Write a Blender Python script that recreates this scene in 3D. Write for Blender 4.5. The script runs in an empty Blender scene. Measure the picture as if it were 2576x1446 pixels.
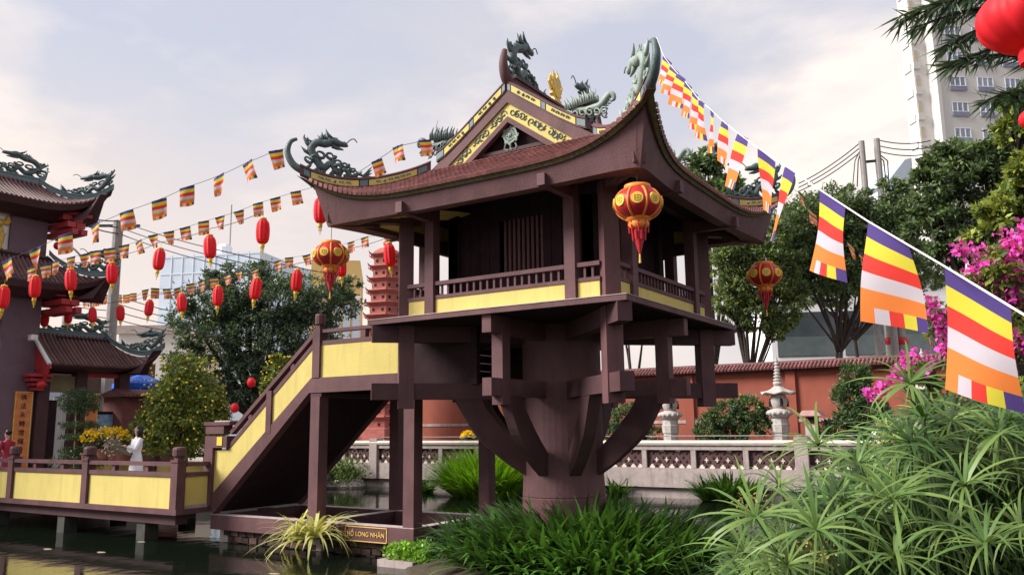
import bpy, bmesh, math, random
import numpy as np
from mathutils import Vector, Matrix, noise as mnoise

# ------------------------------------------------------------------ camera, sky, sun
S = 0.8                                   # one model unit is 0.8 m; every builder below multiplies by it
scn = bpy.context.scene
COL = scn.collection
CAM = Vector((8.971, -16.015, -2.257))
YAW, PITCH, ROLL = 0.569, 0.166, -0.012
_cy, _sy, _cp, _sp = math.cos(YAW), math.sin(YAW), math.cos(PITCH), math.sin(PITCH)
FWD = Vector((-_sy*_cp, _cy*_cp, _sp)); _r = Vector((_cy, _sy, 0)); _u = _r.cross(FWD)
RGT = math.cos(ROLL)*_r + math.sin(ROLL)*_u; UPV = -math.sin(ROLL)*_r + math.cos(ROLL)*_u
cd = bpy.data.cameras.new('camera'); cam = bpy.data.objects.new('camera', cd); COL.objects.link(cam)
cam.matrix_world = Matrix(((RGT.x, UPV.x, -FWD.x, CAM.x*S), (RGT.y, UPV.y, -FWD.y, CAM.y*S), (RGT.z, UPV.z, -FWD.z, CAM.z*S), (0, 0, 0, 1)))
cd.sensor_width = 36; cd.lens = 29.08; cd.clip_start = 0.05; cd.clip_end = 3000
scn.camera = cam
FPX = 2080.0
def at(u, v, d):                          # point seen at (u, v) of a 2575 x 1446 view, d units deep
    u, v, d = float(u), float(v), float(d)
    return CAM + d*(FWD + RGT*((u-1287.5)/FPX) - UPV*((v-723)/FPX))
def onaxis(u, v, ax, val):                # the same pixel on the plane x / y / z = val
    r = FWD + RGT*((u-1287.5)/FPX) - UPV*((v-723)/FPX)
    return CAM + r*((val-CAM[ax])/r[ax])

SUN_AZ_FROM = Vector((-0.72, -0.62, 0)).normalized(); SUN_EL = math.radians(36)
sun_from = Vector((SUN_AZ_FROM.x*math.cos(SUN_EL), SUN_AZ_FROM.y*math.cos(SUN_EL), math.sin(SUN_EL)))
w = bpy.data.worlds.new('World'); scn.world = w; w.use_nodes = True
nt = w.node_tree; nt.nodes.clear()
def N(t, **k):
    n = nt.nodes.new(t)
    for a, b in k.items(): setattr(n, a, b)
    return n
def L(a, b): nt.links.new(a, b)
out = N('ShaderNodeOutputWorld'); bg = N('ShaderNodeBackground'); L(bg.outputs[0], out.inputs[0])
bg.inputs[1].default_value = 0.086
sky = N('ShaderNodeTexSky', sky_type='NISHITA'); sky.sun_disc = False
sky.sun_elevation = SUN_EL; sky.sun_rotation = math.atan2(sun_from.x, sun_from.y)
sky.air_density = 1.2; sky.dust_density = 2.5; sky.ozone_density = 1.2
tc = N('ShaderNodeTexCoord')
mp = N('ShaderNodeMapping'); mp.inputs['Scale'].default_value = (1.0, 1.0, 2.3); L(tc.outputs['Generated'], mp.inputs[0])
n1 = N('ShaderNodeTexNoise'); n1.inputs['Scale'].default_value = 2.1; n1.inputs['Detail'].default_value = 7; n1.inputs['Roughness'].default_value = 0.52; n1.inputs['Distortion'].default_value = 0.25
L(mp.outputs[0], n1.inputs['Vector'])
r1 = N('ShaderNodeValToRGB'); r1.color_ramp.elements[0].position = 0.40; r1.color_ramp.elements[1].position = 0.57
L(n1.outputs[0], r1.inputs[0])
n2 = N('ShaderNodeTexNoise'); n2.inputs['Scale'].default_value = 3.4; n2.inputs['Detail'].default_value = 8; n2.inputs['Roughness'].default_value = 0.55
L(mp.outputs[0], n2.inputs['Vector'])
r2 = N('ShaderNodeValToRGB'); r2.color_ramp.elements[0].position = 0.46; r2.color_ramp.elements[1].position = 0.63
r2.color_ramp.elements[0].color = (4.85, 4.72, 5.1, 1); r2.color_ramp.elements[1].color = (7.6, 6.75, 6.2, 1)
L(n2.outputs[0], r2.inputs[0])
mx = N('ShaderNodeMix', data_type='RGBA'); L(r1.outputs[0], mx.inputs[0])
lift = N('ShaderNodeMix', data_type='RGBA'); lift.inputs[0].default_value = 0.80       # thin veil of cloud over the open sky too
L(sky.outputs[0], lift.inputs[6]); lift.inputs[7].default_value = (4.75, 4.8, 5.5, 1)
L(lift.outputs[2], mx.inputs[6]); L(r2.outputs[0], mx.inputs[7])
# warm haze low over the horizon on the sun's side
geo = N('ShaderNodeNewGeometry'); sep = N('ShaderNodeSeparateXYZ'); L(tc.outputs['Generated'], sep.inputs[0])
mrz = N('ShaderNodeMapRange'); mrz.inputs[1].default_value = 0.0; mrz.inputs[2].default_value = 0.42; mrz.inputs[3].default_value = 1.0; mrz.inputs[4].default_value = 0.0
L(sep.outputs[2], mrz.inputs[0])
dot = N('ShaderNodeVectorMath', operation='DOT_PRODUCT'); L(tc.outputs['Generated'], dot.inputs[0]); dot.inputs[1].default_value = (-0.93, 0.36, 0.05)
mrd = N('ShaderNodeMapRange'); mrd.inputs[1].default_value = 0.35; mrd.inputs[2].default_value = 1.0; L(dot.outputs[1], mrd.inputs[0])
mul = N('ShaderNodeMath', operation='MULTIPLY'); L(mrz.outputs[0], mul.inputs[0]); L(mrd.outputs[0], mul.inputs[1])
hz = N('ShaderNodeMix', data_type='RGBA'); L(mul.outputs[0], hz.inputs[0]); L(mx.outputs[2], hz.inputs[6]); hz.inputs[7].default_value = (7.2, 6.0, 5.1, 1)
L(hz.outputs[2], bg.inputs[0])

sd = bpy.data.lights.new('sun', 'SUN'); sd.energy = 4.0; sd.angle = math.radians(24); sd.color = (1.0, 0.95, 0.89)
so = bpy.data.objects.new('sun', sd); COL.objects.link(so)
so.rotation_euler = (-sun_from).to_track_quat('-Z', 'Y').to_euler()
scn.view_settings.view_transform = 'Standard'; scn.view_settings.look = 'None'
scn.view_settings.exposure = 0.82; scn.view_settings.gamma = 1.0; scn.view_settings.use_curve_mapping = False
scn.render.engine = 'CYCLES'; scn.cycles.max_bounces = 6; scn.cycles.use_denoising = True

# ------------------------------------------------------------------ materials
MATS = {}
def mat(name, col, rough=0.6, var=0.14, scale=3.0, bump=0.0, bscale=40.0, metal=0.0, spec=0.35, dirt=0.0, dirtcol=(0.05, 0.045, 0.04), streak=False, island=0.0, trans=0.0, emit=None, rand=0.0):
    m = bpy.data.materials.new(name); m.use_nodes = True; MATS[name] = m
    t = m.node_tree; b = t.nodes['Principled BSDF']; o = t.nodes['Material Output']
    def n(ty, **k):
        q = t.nodes.new(ty)
        for a, c in k.items(): setattr(q, a, c)
        return q
    ln = t.links.new
    b.inputs['Roughness'].default_value = rough; b.inputs['Metallic'].default_value = metal
    b.inputs['Specular IOR Level'].default_value = spec
    tcx = n('ShaderNodeTexCoord')
    nz = n('ShaderNodeTexNoise'); nz.inputs['Scale'].default_value = scale; nz.inputs['Detail'].default_value = 5
    ln(tcx.outputs['Object'], nz.inputs['Vector'])
    mr = n('ShaderNodeMapRange'); mr.inputs[1].default_value = 0.25; mr.inputs[2].default_value = 0.75
    mr.inputs[3].default_value = 1-var; mr.inputs[4].default_value = 1+var; ln(nz.outputs[0], mr.inputs[0])
    fac = mr.outputs[0]
    if island:
        g = n('ShaderNodeNewGeometry'); mi = n('ShaderNodeMapRange'); mi.inputs[3].default_value = 1-island; mi.inputs[4].default_value = 1+island
        ln(g.outputs['Random Per Island'], mi.inputs[0]); mm = n('ShaderNodeMath', operation='MULTIPLY'); ln(fac, mm.inputs[0]); ln(mi.outputs[0], mm.inputs[1]); fac = mm.outputs[0]
    if rand:
        g = n('ShaderNodeObjectInfo'); mi = n('ShaderNodeMapRange'); mi.inputs[3].default_value = 1-rand; mi.inputs[4].default_value = 1+rand
        ln(g.outputs['Random'], mi.inputs[0]); mm = n('ShaderNodeMath', operation='MULTIPLY'); ln(fac, mm.inputs[0]); ln(mi.outputs[0], mm.inputs[1]); fac = mm.outputs[0]
    vm = n('ShaderNodeVectorMath', operation='SCALE'); vm.inputs[0].default_value = col; ln(fac, vm.inputs['Scale'])
    c = vm.outputs[0]
    if dirt:
        nd = n('ShaderNodeTexNoise'); nd.inputs['Scale'].default_value = 2.2; nd.inputs['Detail'].default_value = 8; nd.inputs['Roughness'].default_value = 0.65
        if streak:
            mpx = n('ShaderNodeMapping'); mpx.inputs['Scale'].default_value = (3.2, 3.2, 0.35); ln(tcx.outputs['Object'], mpx.inputs[0]); ln(mpx.outputs[0], nd.inputs['Vector'])
        else: ln(tcx.outputs['Object'], nd.inputs['Vector'])
        md = n('ShaderNodeMapRange'); md.inputs[1].default_value = 0.5; md.inputs[2].default_value = 0.75; md.inputs[4].default_value = dirt; ln(nd.outputs[0], md.inputs[0])
        mxx = n('ShaderNodeMix', data_type='RGBA'); ln(md.outputs[0], mxx.inputs[0]); ln(c, mxx.inputs[6]); mxx.inputs[7].default_value = (*dirtcol, 1); c = mxx.outputs[2]
    ln(c, b.inputs['Base Color'])
    if bump:
        nb = n('ShaderNodeTexNoise'); nb.inputs['Scale'].default_value = bscale; nb.inputs['Detail'].default_value = 4; ln(tcx.outputs['Object'], nb.inputs['Vector'])
        bp = n('ShaderNodeBump'); bp.inputs['Strength'].default_value = bump; bp.inputs['Distance'].default_value = 0.02; ln(nb.outputs[0], bp.inputs['Height']); ln(bp.outputs[0], b.inputs['Normal'])
    if trans:
        tr = n('ShaderNodeBsdfTranslucent'); sc2 = n('ShaderNodeVectorMath', operation='MULTIPLY'); sc2.inputs[1].default_value = (1.25, 1.15, 0.6); ln(c, sc2.inputs[0]); ln(sc2.outputs[0], tr.inputs[0])
        ms = n('ShaderNodeMixShader'); ms.inputs[0].default_value = trans; ln(b.outputs[0], ms.inputs[1]); ln(tr.outputs[0], ms.inputs[2]); ln(ms.outputs[0], o.inputs[0])
    return m
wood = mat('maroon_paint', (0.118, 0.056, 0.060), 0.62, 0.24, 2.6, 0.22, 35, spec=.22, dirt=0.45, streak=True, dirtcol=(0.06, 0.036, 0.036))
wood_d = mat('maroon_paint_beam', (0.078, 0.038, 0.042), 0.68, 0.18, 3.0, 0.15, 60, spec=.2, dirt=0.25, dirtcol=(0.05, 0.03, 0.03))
wood_i = mat('dark_and_shaded_wood', (0.034, 0.019, 0.022), 0.85, 0.2, 5.0, 0.1, 40, spec=.1)  # dark wood; shade under eaves and floor is darkened into the colour
pale_top = mat('pale_top_edge', (0.46, 0.38, 0.37), 0.7, 0.25, 8.0, dirt=0.4, dirtcol=(0.15, 0.08, 0.08))  # pale tone for slab edge, newel caps and beam tops
yel = mat('yellow_plaster', (0.60, 0.485, 0.145), 0.75, 0.10, 1.1, 0.25, 30, dirt=0.42, dirtcol=(0.33, 0.27, 0.12), streak=True)
tile = mat('red_clay_tile', (0.215, 0.085, 0.08), 0.5, 0.2, 6.0, rand=0.25, island=0.28, dirt=0.35, dirtcol=(0.10, 0.06, 0.055))
tile_g = mat('old_brown_tile', (0.165, 0.085, 0.082), 0.6, 0.2, 4.0, island=0.22, dirt=0.3)
moss = mat('mossy_eave', (0.10, 0.085, 0.038), 0.85, 0.35, 12.0, dirt=0.5, dirtcol=(0.03, 0.03, 0.02))
teal = mat('dark_green_ceramic', (0.085, 0.125, 0.125), 0.45, 0.3, 9.0, 0.4, 60, dirt=0.3, dirtcol=(0.16, 0.2, 0.18))
teal_p = mat('pale_green_ceramic', (0.26, 0.32, 0.28), 0.5, 0.3, 9.0, 0.4, 60, dirt=0.4, dirtcol=(0.08, 0.11, 0.11))
teal_b = mat('blue_green_trim', (0.13, 0.19, 0.2), 0.55, 0.15, 6.0)
gold = mat('gold_paint', (0.70, 0.46, 0.10), 0.42, 0.2, 10.0)
stone = mat('grey_granite', (0.43, 0.40, 0.375), 0.8, 0.18, 14.0, 0.4, 90, dirt=0.4, dirtcol=(0.15, 0.14, 0.12))
conc = mat('weathered_concrete', (0.36, 0.30, 0.285), 0.85, 0.16, 6.0, 0.4, 50, dirt=0.6, dirtcol=(0.12, 0.10, 0.09), streak=True)
cope = mat('cream_coping', (0.66, 0.58, 0.50), 0.8, 0.1, 5.0, 0.2, 60, dirt=0.4, dirtcol=(0.3, 0.25, 0.22))
redw = mat('terracotta_wall', (0.27, 0.072, 0.045), 0.8, 0.14, 1.2, 0.2, 30, dirt=0.5, dirtcol=(0.16, 0.06, 0.045), streak=True)
brickr = mat('red_brick_stupa', (0.38, 0.115, 0.095), 0.8, 0.2, 8.0, 0.4, 40, dirt=0.3, dirtcol=(0.18, 0.06, 0.055))
brown_p = mat('brown_lattice', (0.085, 0.042, 0.042), 0.7, 0.2, 8.0)
red_l = mat('red_lantern_silk', (0.78, 0.022, 0.035), 0.6, 0.08, 6.0, trans=0.25)
red_l2 = mat('dark_red_lantern_silk', (0.46, 0.02, 0.03), 0.45, 0.12, 6.0)
orng = mat('orange_lantern_rib', (0.78, 0.24, 0.035), 0.5, 0.1)
lyel = mat('yellow_disc', (0.80, 0.55, 0.06), 0.5, 0.12)
red_p = mat('red_gate_paint', (0.40, 0.035, 0.04), 0.55, 0.15)
plum = mat('plum_plaster', (0.155, 0.10, 0.125), 0.75, 0.1, 1.5, 0.2, 30, dirt=0.3)
white = mat('white_wall', (0.80, 0.80, 0.82), 0.7, 0.04, 0.5, dirt=0.15, dirtcol=(0.5, 0.5, 0.5), streak=True)
cream = mat('cream_facade', (0.57, 0.555, 0.53), 0.8, 0.05, 0.4, dirt=0.2, dirtcol=(0.45, 0.42, 0.38), streak=True)
glass_d = mat('dark_window_glass', (0.055, 0.07, 0.08), 0.15, 0.2, 2.0, spec=0.6)
glass_b = mat('blue_glass_facade', (0.50, 0.58, 0.68), 0.25, 0.08, 0.5, spec=0.6)
glass_w = mat('grey_blue_window', (0.22, 0.26, 0.33), 0.2, 0.25, 1.0, spec=0.6, rand=0.3)
ochre = mat('ochre_facade', (0.66, 0.45, 0.17), 0.8, 0.08, 0.5)
grey = mat('pole_concrete', (0.27, 0.25, 0.235), 0.85, 0.2, 5.0, 0.3, 40)
dark = mat('black_cable', (0.02, 0.02, 0.028), 0.6)
soil = mat('dark_soil', (0.06, 0.045, 0.03), 0.95, 0.3, 6.0, 0.6, 30)
pave = mat('stone_paving', (0.30, 0.27, 0.24), 0.85, 0.2, 3.0, 0.3, 30, dirt=0.3)
bark = mat('dark_bark', (0.045, 0.035, 0.03), 0.9, 0.3, 12.0, 0.6, 40)
skin = mat('skin', (0.58, 0.33, 0.24), 0.5, 0.05)
hair = mat('black_hair', (0.018, 0.013, 0.012), 0.4, 0.2)
cloth_w = mat('white_silk', (0.78, 0.78, 0.82), 0.6, 0.04)
cloth_r = mat('dark_red_dress', (0.34, 0.02, 0.045), 0.6, 0.1)
cloth_k = mat('dark_trousers', (0.03, 0.03, 0.04), 0.7)
pot_m = mat('clay_pot', (0.25, 0.10, 0.07), 0.7, 0.15)
plast = mat('plain_white_plastic', (0.75, 0.74, 0.72), 0.5, 0.05)
bluec = mat('blue_canvas', (0.015, 0.13, 0.72), 0.6, 0.1)
def leafm(name, col, island=0.45, trans=0.3, rough=0.45): return mat(name, col, rough, 0.25, 1.2, island=island, trans=trans, spec=0.4)
lf_dark = leafm('leaf_dark_green', (0.098, 0.145, 0.088))
lf_mid = leafm('leaf_mid_green', (0.125, 0.19, 0.055))
lf_ylw = leafm('leaf_yellow_green', (0.25, 0.29, 0.055))  # pale yellow-green leaf colour
lf_grass = leafm('leaf_grass', (0.065, 0.155, 0.028), 0.75)
lf_brt = leafm('leaf_bright_grass', (0.20, 0.40, 0.03), 0.45)
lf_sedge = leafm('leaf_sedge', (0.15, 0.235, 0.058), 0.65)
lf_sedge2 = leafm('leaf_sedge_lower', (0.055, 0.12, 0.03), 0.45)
lf_var = leafm('leaf_variegated', (0.60, 0.60, 0.24), 0.35)
lf_pine = leafm('leaf_pine', (0.055, 0.10, 0.045))
fl_yel = mat('yellow_petals', (0.85, 0.62, 0.02), 0.6, 0.1, island=0.2, trans=0.2)
fl_mag = mat('magenta_bracts', (0.74, 0.09, 0.50), 0.6, 0.15, island=0.3, trans=0.25)
fl_buff = mat('buff_sedge_flower', (0.27, 0.22, 0.07), 0.8, 0.2, island=0.3)
fl_pale = mat('dried_pale_flowers', (0.32, 0.27, 0.20), 0.8, 0.2, island=0.4)
F_BLUE = mat('flag_blue', (0.07, 0.042, 0.20), 0.75, 0.05, trans=0.2)
F_YEL = mat('flag_yellow', (0.62, 0.55, 0.05), 0.75, 0.05, trans=0.25)
F_RED = mat('flag_red', (0.66, 0.040, 0.03), 0.75, 0.05, trans=0.25)
F_WHT = mat('flag_white', (0.53, 0.48, 0.55), 0.75, 0.04, trans=0.25)
F_ORG = mat('flag_orange', (0.72, 0.20, 0.04), 0.75, 0.05, trans=0.25)
cord_m = mat('white_cord', (0.72, 0.70, 0.68), 0.7, 0.05)
# pond: dark green water with small ripples
wm = bpy.data.materials.new('pond_water'); wm.use_nodes = True
_t = wm.node_tree; _b = _t.nodes['Principled BSDF']
_b.inputs['Base Color'].default_value = (0.006, 0.010, 0.006, 1); _b.inputs['Roughness'].default_value = 0.06; _b.inputs['IOR'].default_value = 1.33
_c = _t.nodes.new('ShaderNodeTexCoord'); _n = _t.nodes.new('ShaderNodeTexNoise'); _n.inputs['Scale'].default_value = 2.6; _n.inputs['Detail'].default_value = 3
_m = _t.nodes.new('ShaderNodeMapping'); _m.inputs['Scale'].default_value = (1, 1, 1)
_t.links.new(_c.outputs['Object'], _m.inputs[0]); _t.links.new(_m.outputs[0], _n.inputs['Vector'])
_bp = _t.nodes.new('ShaderNodeBump'); _bp.inputs['Strength'].default_value = 0.055; _bp.inputs['Distance'].default_value = 0.1
_t.links.new(_n.outputs[0], _bp.inputs['Height']); _t.links.new(_bp.outputs[0], _b.inputs['Normal'])

# ------------------------------------------------------------------ mesh helpers (model units, world coordinates)
V3 = Vector
class MB:
    def __init__(s): s.v = []; s.f = []; s.mi = []; s.cur = 0
    def add(s, vs, fs):
        o = len(s.v); s.v.extend([tuple(x) for x in vs])
        for f in fs: s.f.append(tuple(i+o for i in f)); s.mi.append(s.cur)
        return s
    def box(s, lo, hi, bev=0.0):
        (x0, y0, z0), (x1, y1, z1) = lo, hi
        return s.add([(x0,y0,z0),(x1,y0,z0),(x1,y1,z0),(x0,y1,z0),(x0,y0,z1),(x1,y0,z1),(x1,y1,z1),(x0,y1,z1)],
              [(0,3,2,1),(4,5,6,7),(0,1,5,4),(1,2,6,5),(2,3,7,6),(3,0,4,7)])
    def bar(s, a, b, w, h, up=(0,0,1)):            # rectangular bar from a to b
        a = V3(a); b = V3(b); d = (b-a).normalized(); u = V3(up)
        sd_ = d.cross(u)
        if sd_.length < 1e-4: sd_ = d.cross(V3((1,0,0)))
        sd_.normalize(); u = sd_.cross(d).normalized(); sd_ *= w/2; u = u*(h/2)
        vs = [a-sd_-u, a+sd_-u, a+sd_+u, a-sd_+u, b-sd_-u, b+sd_-u, b+sd_+u, b-sd_+u]
        return s.add(vs, [(0,1,2,3),(7,6,5,4),(0,4,5,1),(1,5,6,2),(2,6,7,3),(3,7,4,0)])
    def rbox(s, c, sx, sy, z0, z1, ang):           # upright box turned by ang about z
        ca, sa = math.cos(ang), math.sin(ang); P = []
        for z in (z0, z1):
            for dx, dy in ((-sx,-sy),(sx,-sy),(sx,sy),(-sx,sy)): P.append((c[0]+(dx*ca-dy*sa)/2, c[1]+(dx*sa+dy*ca)/2, z))
        return s.add(P, [(0,3,2,1),(4,5,6,7),(0,1,5,4),(1,2,6,5),(2,3,7,6),(3,0,4,7)])
    def tube(s, pts, rad, n=6, cap=True):
        pts = [V3(p) for p in pts]; m = len(pts)
        if not hasattr(rad, '__len__'): rad = [rad]*m
        t0 = (pts[1]-pts[0]).normalized(); ref = V3((0,0,1)) if abs(t0.z) < 0.9 else V3((1,0,0))
        x = t0.cross(ref).normalized(); vs = []
        for i, p in enumerate(pts):
            t = (pts[min(i+1,m-1)]-pts[max(i-1,0)])
            t = t.normalized() if t.length > 1e-9 else t0
            x = (x - t*x.dot(t))
            x = x.normalized() if x.length > 1e-6 else t.orthogonal().normalized()
            y = t.cross(x)
            for k in range(n):
                a = 2*math.pi*k/n; vs.append(p + (x*math.cos(a)+y*math.sin(a))*rad[i])
        fs = [(i*n+k, i*n+(k+1)%n, (i+1)*n+(k+1)%n, (i+1)*n+k) for i in range(m-1) for k in range(n)]
        if cap: fs += [tuple(range(n-1,-1,-1)), tuple((m-1)*n+k for k in range(n))]
        return s.add(vs, fs)
    def lathe(s, c, prof, n=16, sx=1.0, sy=1.0, a0=0.0, cap=True):
        vs = [(c[0]+r*sx*math.cos(a0+2*math.pi*k/n), c[1]+r*sy*math.sin(a0+2*math.pi*k/n), c[2]+z) for r, z in prof for k in range(n)]
        m = len(prof)
        fs = [(i*n+k, i*n+(k+1)%n, (i+1)*n+(k+1)%n, (i+1)*n+k) for i in range(m-1) for k in range(n)]
        if cap: fs += [tuple(range(n-1,-1,-1)), tuple((m-1)*n+k for k in range(n))]
        return s.add(vs, fs)
    def prism(s, poly, off):                        # polygon (3d points) pushed along off
        n = len(poly); off = V3(off); vs = [V3(p) for p in poly]; vs += [p+off for p in vs]
        return s.add(vs, [tuple(range(n)), tuple(range(2*n-1, n-1, -1))]+[(i, i+n, (i+1)%n+n, (i+1)%n) for i in range(n)])
    def grid(s, fn, nu, nv, thick=None):
        P = [fn(i/nu, j/nv) for j in range(nv+1) for i in range(nu+1)]
        fs = [(j*(nu+1)+i, j*(nu+1)+i+1, (j+1)*(nu+1)+i+1, (j+1)*(nu+1)+i) for j in range(nv) for i in range(nu)]
        return s.add(P, fs)
    def ball(s, c, r, n=8, m=6, sx=1, sy=1, sz=1):
        return s.lathe(c, [(r*math.sin(math.pi*(i+0.02*(i==0)-0.02*(i==m))/m), -r*sz*math.cos(math.pi*i/m)) for i in range(m+1)], n, sx, sy)
    def cone(s, a, b, r, n=5): return s.tube([a, b], [r, 0.002], n)
    def mesh(s, name, mats, origin=(0,0,0), smooth=False):
        me = bpy.data.meshes.new(name); o = V3(origin)
        me.from_pydata([((x-o.x)*S, (y-o.y)*S, (z-o.z)*S) for x, y, z in s.v], [], s.f)
        for m in (mats if isinstance(mats, (list, tuple)) else [mats]): me.materials.append(m)
        if any(s.mi): me.polygons.foreach_set('material_index', s.mi)
        if smooth: me.polygons.foreach_set('use_smooth', [True]*len(s.f))
        me.update(); return me
ORG = {}
def tag(o, label=None, cat=None, group=None, kind=None):
    for k, v in (('label', label), ('category', cat), ('group', group), ('kind', kind)):
        if v: o[k] = v
    return o
def thing(name, label, cat, loc=(0,0,0), group=None, kind=None):
    o = bpy.data.objects.new(name, None); COL.objects.link(o); o.location = V3(loc)*S; o.empty_display_size = 0.2
    ORG[o.name] = V3(loc); return tag(o, label, cat, group, kind)
def link(name, me, parent=None, loc=(0,0,0), rot=None, mw=None):
    o = bpy.data.objects.new(name, me); COL.objects.link(o); o.location = loc
    if rot: o.rotation_euler = rot
    if mw is not None: o.matrix_local = mw
    if parent: o.parent = parent; ORG[o.name] = ORG.get(parent.name, V3((0,0,0)))
    return o
def part(name, mb, m, parent, smooth=False, kind=None, label=None):
    o = link(name, mb.mesh(name, m, ORG[parent.name], smooth), parent)
    if kind: o['kind'] = kind
    if label: o['label'] = label
    return o
def solo(name, mb, m, label, cat, loc=(0,0,0), group=None, kind=None, smooth=False):
    o = link(name, mb.mesh(name, m, loc, smooth)); o.location = V3(loc)*S; ORG[o.name] = V3(loc)
    return tag(o, label, cat, group, kind)
def clone(src, loc, label, group=None, rotz=0.0, scale=1.0):
    r = src.copy(); COL.objects.link(r); r.location = V3(loc)*S; r.rotation_euler = (0, 0, rotz); r.scale = (scale,)*3
    r['label'] = label
    if group: r['group'] = group
    ORG[r.name] = V3(loc)
    for ch in list(src.children):
        c = ch.copy(); COL.objects.link(c); c.parent = r; c.matrix_parent_inverse.identity()
        for g in list(ch.children):
            d = g.copy(); COL.objects.link(d); d.parent = c; d.matrix_parent_inverse.identity()
    return r
ORD = ['first','second','third','fourth','fifth','sixth','seventh','eighth','ninth','tenth','eleventh','twelfth','thirteenth','fourteenth','fifteenth','sixteenth','seventeenth','eighteenth','nineteenth','twentieth','twenty-first','twenty-second','twenty-third','twenty-fourth']
def text_mesh(s, size, extr=0.004):
    c = bpy.data.curves.new('t', 'FONT'); c.body = s; c.size = size; c.extrude = extr; c.align_x = 'CENTER'; c.align_y = 'CENTER'
    o = bpy.data.objects.new('t', c); COL.objects.link(o)
    bpy.context.view_layer.update()
    me = bpy.data.meshes.new_from_object(o.evaluated_get(bpy.context.evaluated_depsgraph_get()))
    bpy.data.objects.remove(o); return me

# numpy leaf / blade makers ---------------------------------------------------
def np_mesh(name, verts, quads, m, origin):
    me = bpy.data.meshes.new(name); n = len(verts)
    vv = (np.asarray(verts, np.float32)-np.array(origin, np.float32))*S
    me.vertices.add(n); me.vertices.foreach_set('co', vv.ravel())
    q = np.asarray(quads, np.int32); k = q.shape[1]
    me.loops.add(q.size); me.loops.foreach_set('vertex_index', q.ravel())
    me.polygons.add(len(q)); me.polygons.foreach_set('loop_start', np.arange(0, q.size, k, dtype=np.int32))
    me.materials.append(m); me.update(calc_edges=True); me.validate(); return me
def unit(a): return a/np.maximum(np.linalg.norm(a, axis=-1, keepdims=True), 1e-9)
def leaf_quads(rng, C, ln, wd, up=0.35, out=None):
    n = len(C); d = rng.normal(size=(n,3)); d[:,2] -= 0.25
    if out is not None: d += out*0.9
    d = unit(d); nr = rng.normal(size=(n,3)); nr[:,2] += up*2; s_ = unit(np.cross(d, nr))
    L_ = ln*rng.uniform(0.6, 1.3, (n,1)); W_ = wd*rng.uniform(0.7, 1.2, (n,1))
    v = np.stack([C, C+d*L_*0.45+s_*W_*0.5, C+d*L_, C+d*L_*0.45-s_*W_*0.5], 1).reshape(-1, 3)
    return v, np.arange(4*n).reshape(n, 4)
def blades(rng, B, az, length, width, tilt, droop, seg=4):
    # arching strips: tilt = angle from vertical at the root, droop = extra bend to the tip
    n = len(B); V = np.zeros((n, seg+1, 2, 3)); p = B.copy(); step = (length/seg)
    side = np.stack([-np.sin(az), np.cos(az), np.zeros(n)], 1)
    for k in range(seg+1):
        w_ = width*(1-(k/seg)**1.8)*(0.75+0.5*min(1, k/seg*2)) + 0.0006
        V[:,k,0] = p - side*w_[:,None]*0.5; V[:,k,1] = p + side*w_[:,None]*0.5
        a = tilt + droop*((k+0.5)/seg)**1.3
        p = p + np.stack([np.cos(az)*np.sin(a), np.sin(az)*np.sin(a), np.cos(a)], 1)*step[:,None]
    idx = np.arange(n*(seg+1)*2).reshape(n, seg+1, 2)
    q = np.stack([idx[:,:-1,0], idx[:,:-1,1], idx[:,1:,1], idx[:,1:,0]], -1).reshape(-1, 4)
    return V.reshape(-1, 3), q

# ------------------------------------------------------------------ ground, water, banks
WATER = -5.1
def sheet(name, x0, x1, y0, y1, z, m, kind='structure', label=None):
    mb = MB().add([(x0,y0,z),(x1,y0,z),(x1,y1,z),(x0,y1,z)], [(0,1,2,3)])
    o = link(name, mb.mesh(name, m)); o['kind'] = kind
    if label: o['label'] = label
    return o
sheet('ground', -900, 900, -900, 1500, -6.2, soil)
sheet('pond_water', -60, 60, -40, 15.6, WATER, wm, label='dark green pond water under the bridge and pavilion')
bk = MB().box((-60, 15.45, -6.0), (60, 700, -4.0)); o = link('far_bank', bk.mesh('far_bank', pave)); o['kind'] = 'structure'
bk = MB().box((-400, -400, -6.0), (-20.6, 15.45, -4.16)); o = link('temple_forecourt', bk.mesh('temple_forecourt', pave)); o['kind'] = 'structure'
bk = MB().box((3.2, -60, -6.0), (60, -9.3, -4.45)); o = link('near_bank', bk.mesh('near_bank', soil)); o['kind'] = 'structure'

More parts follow.
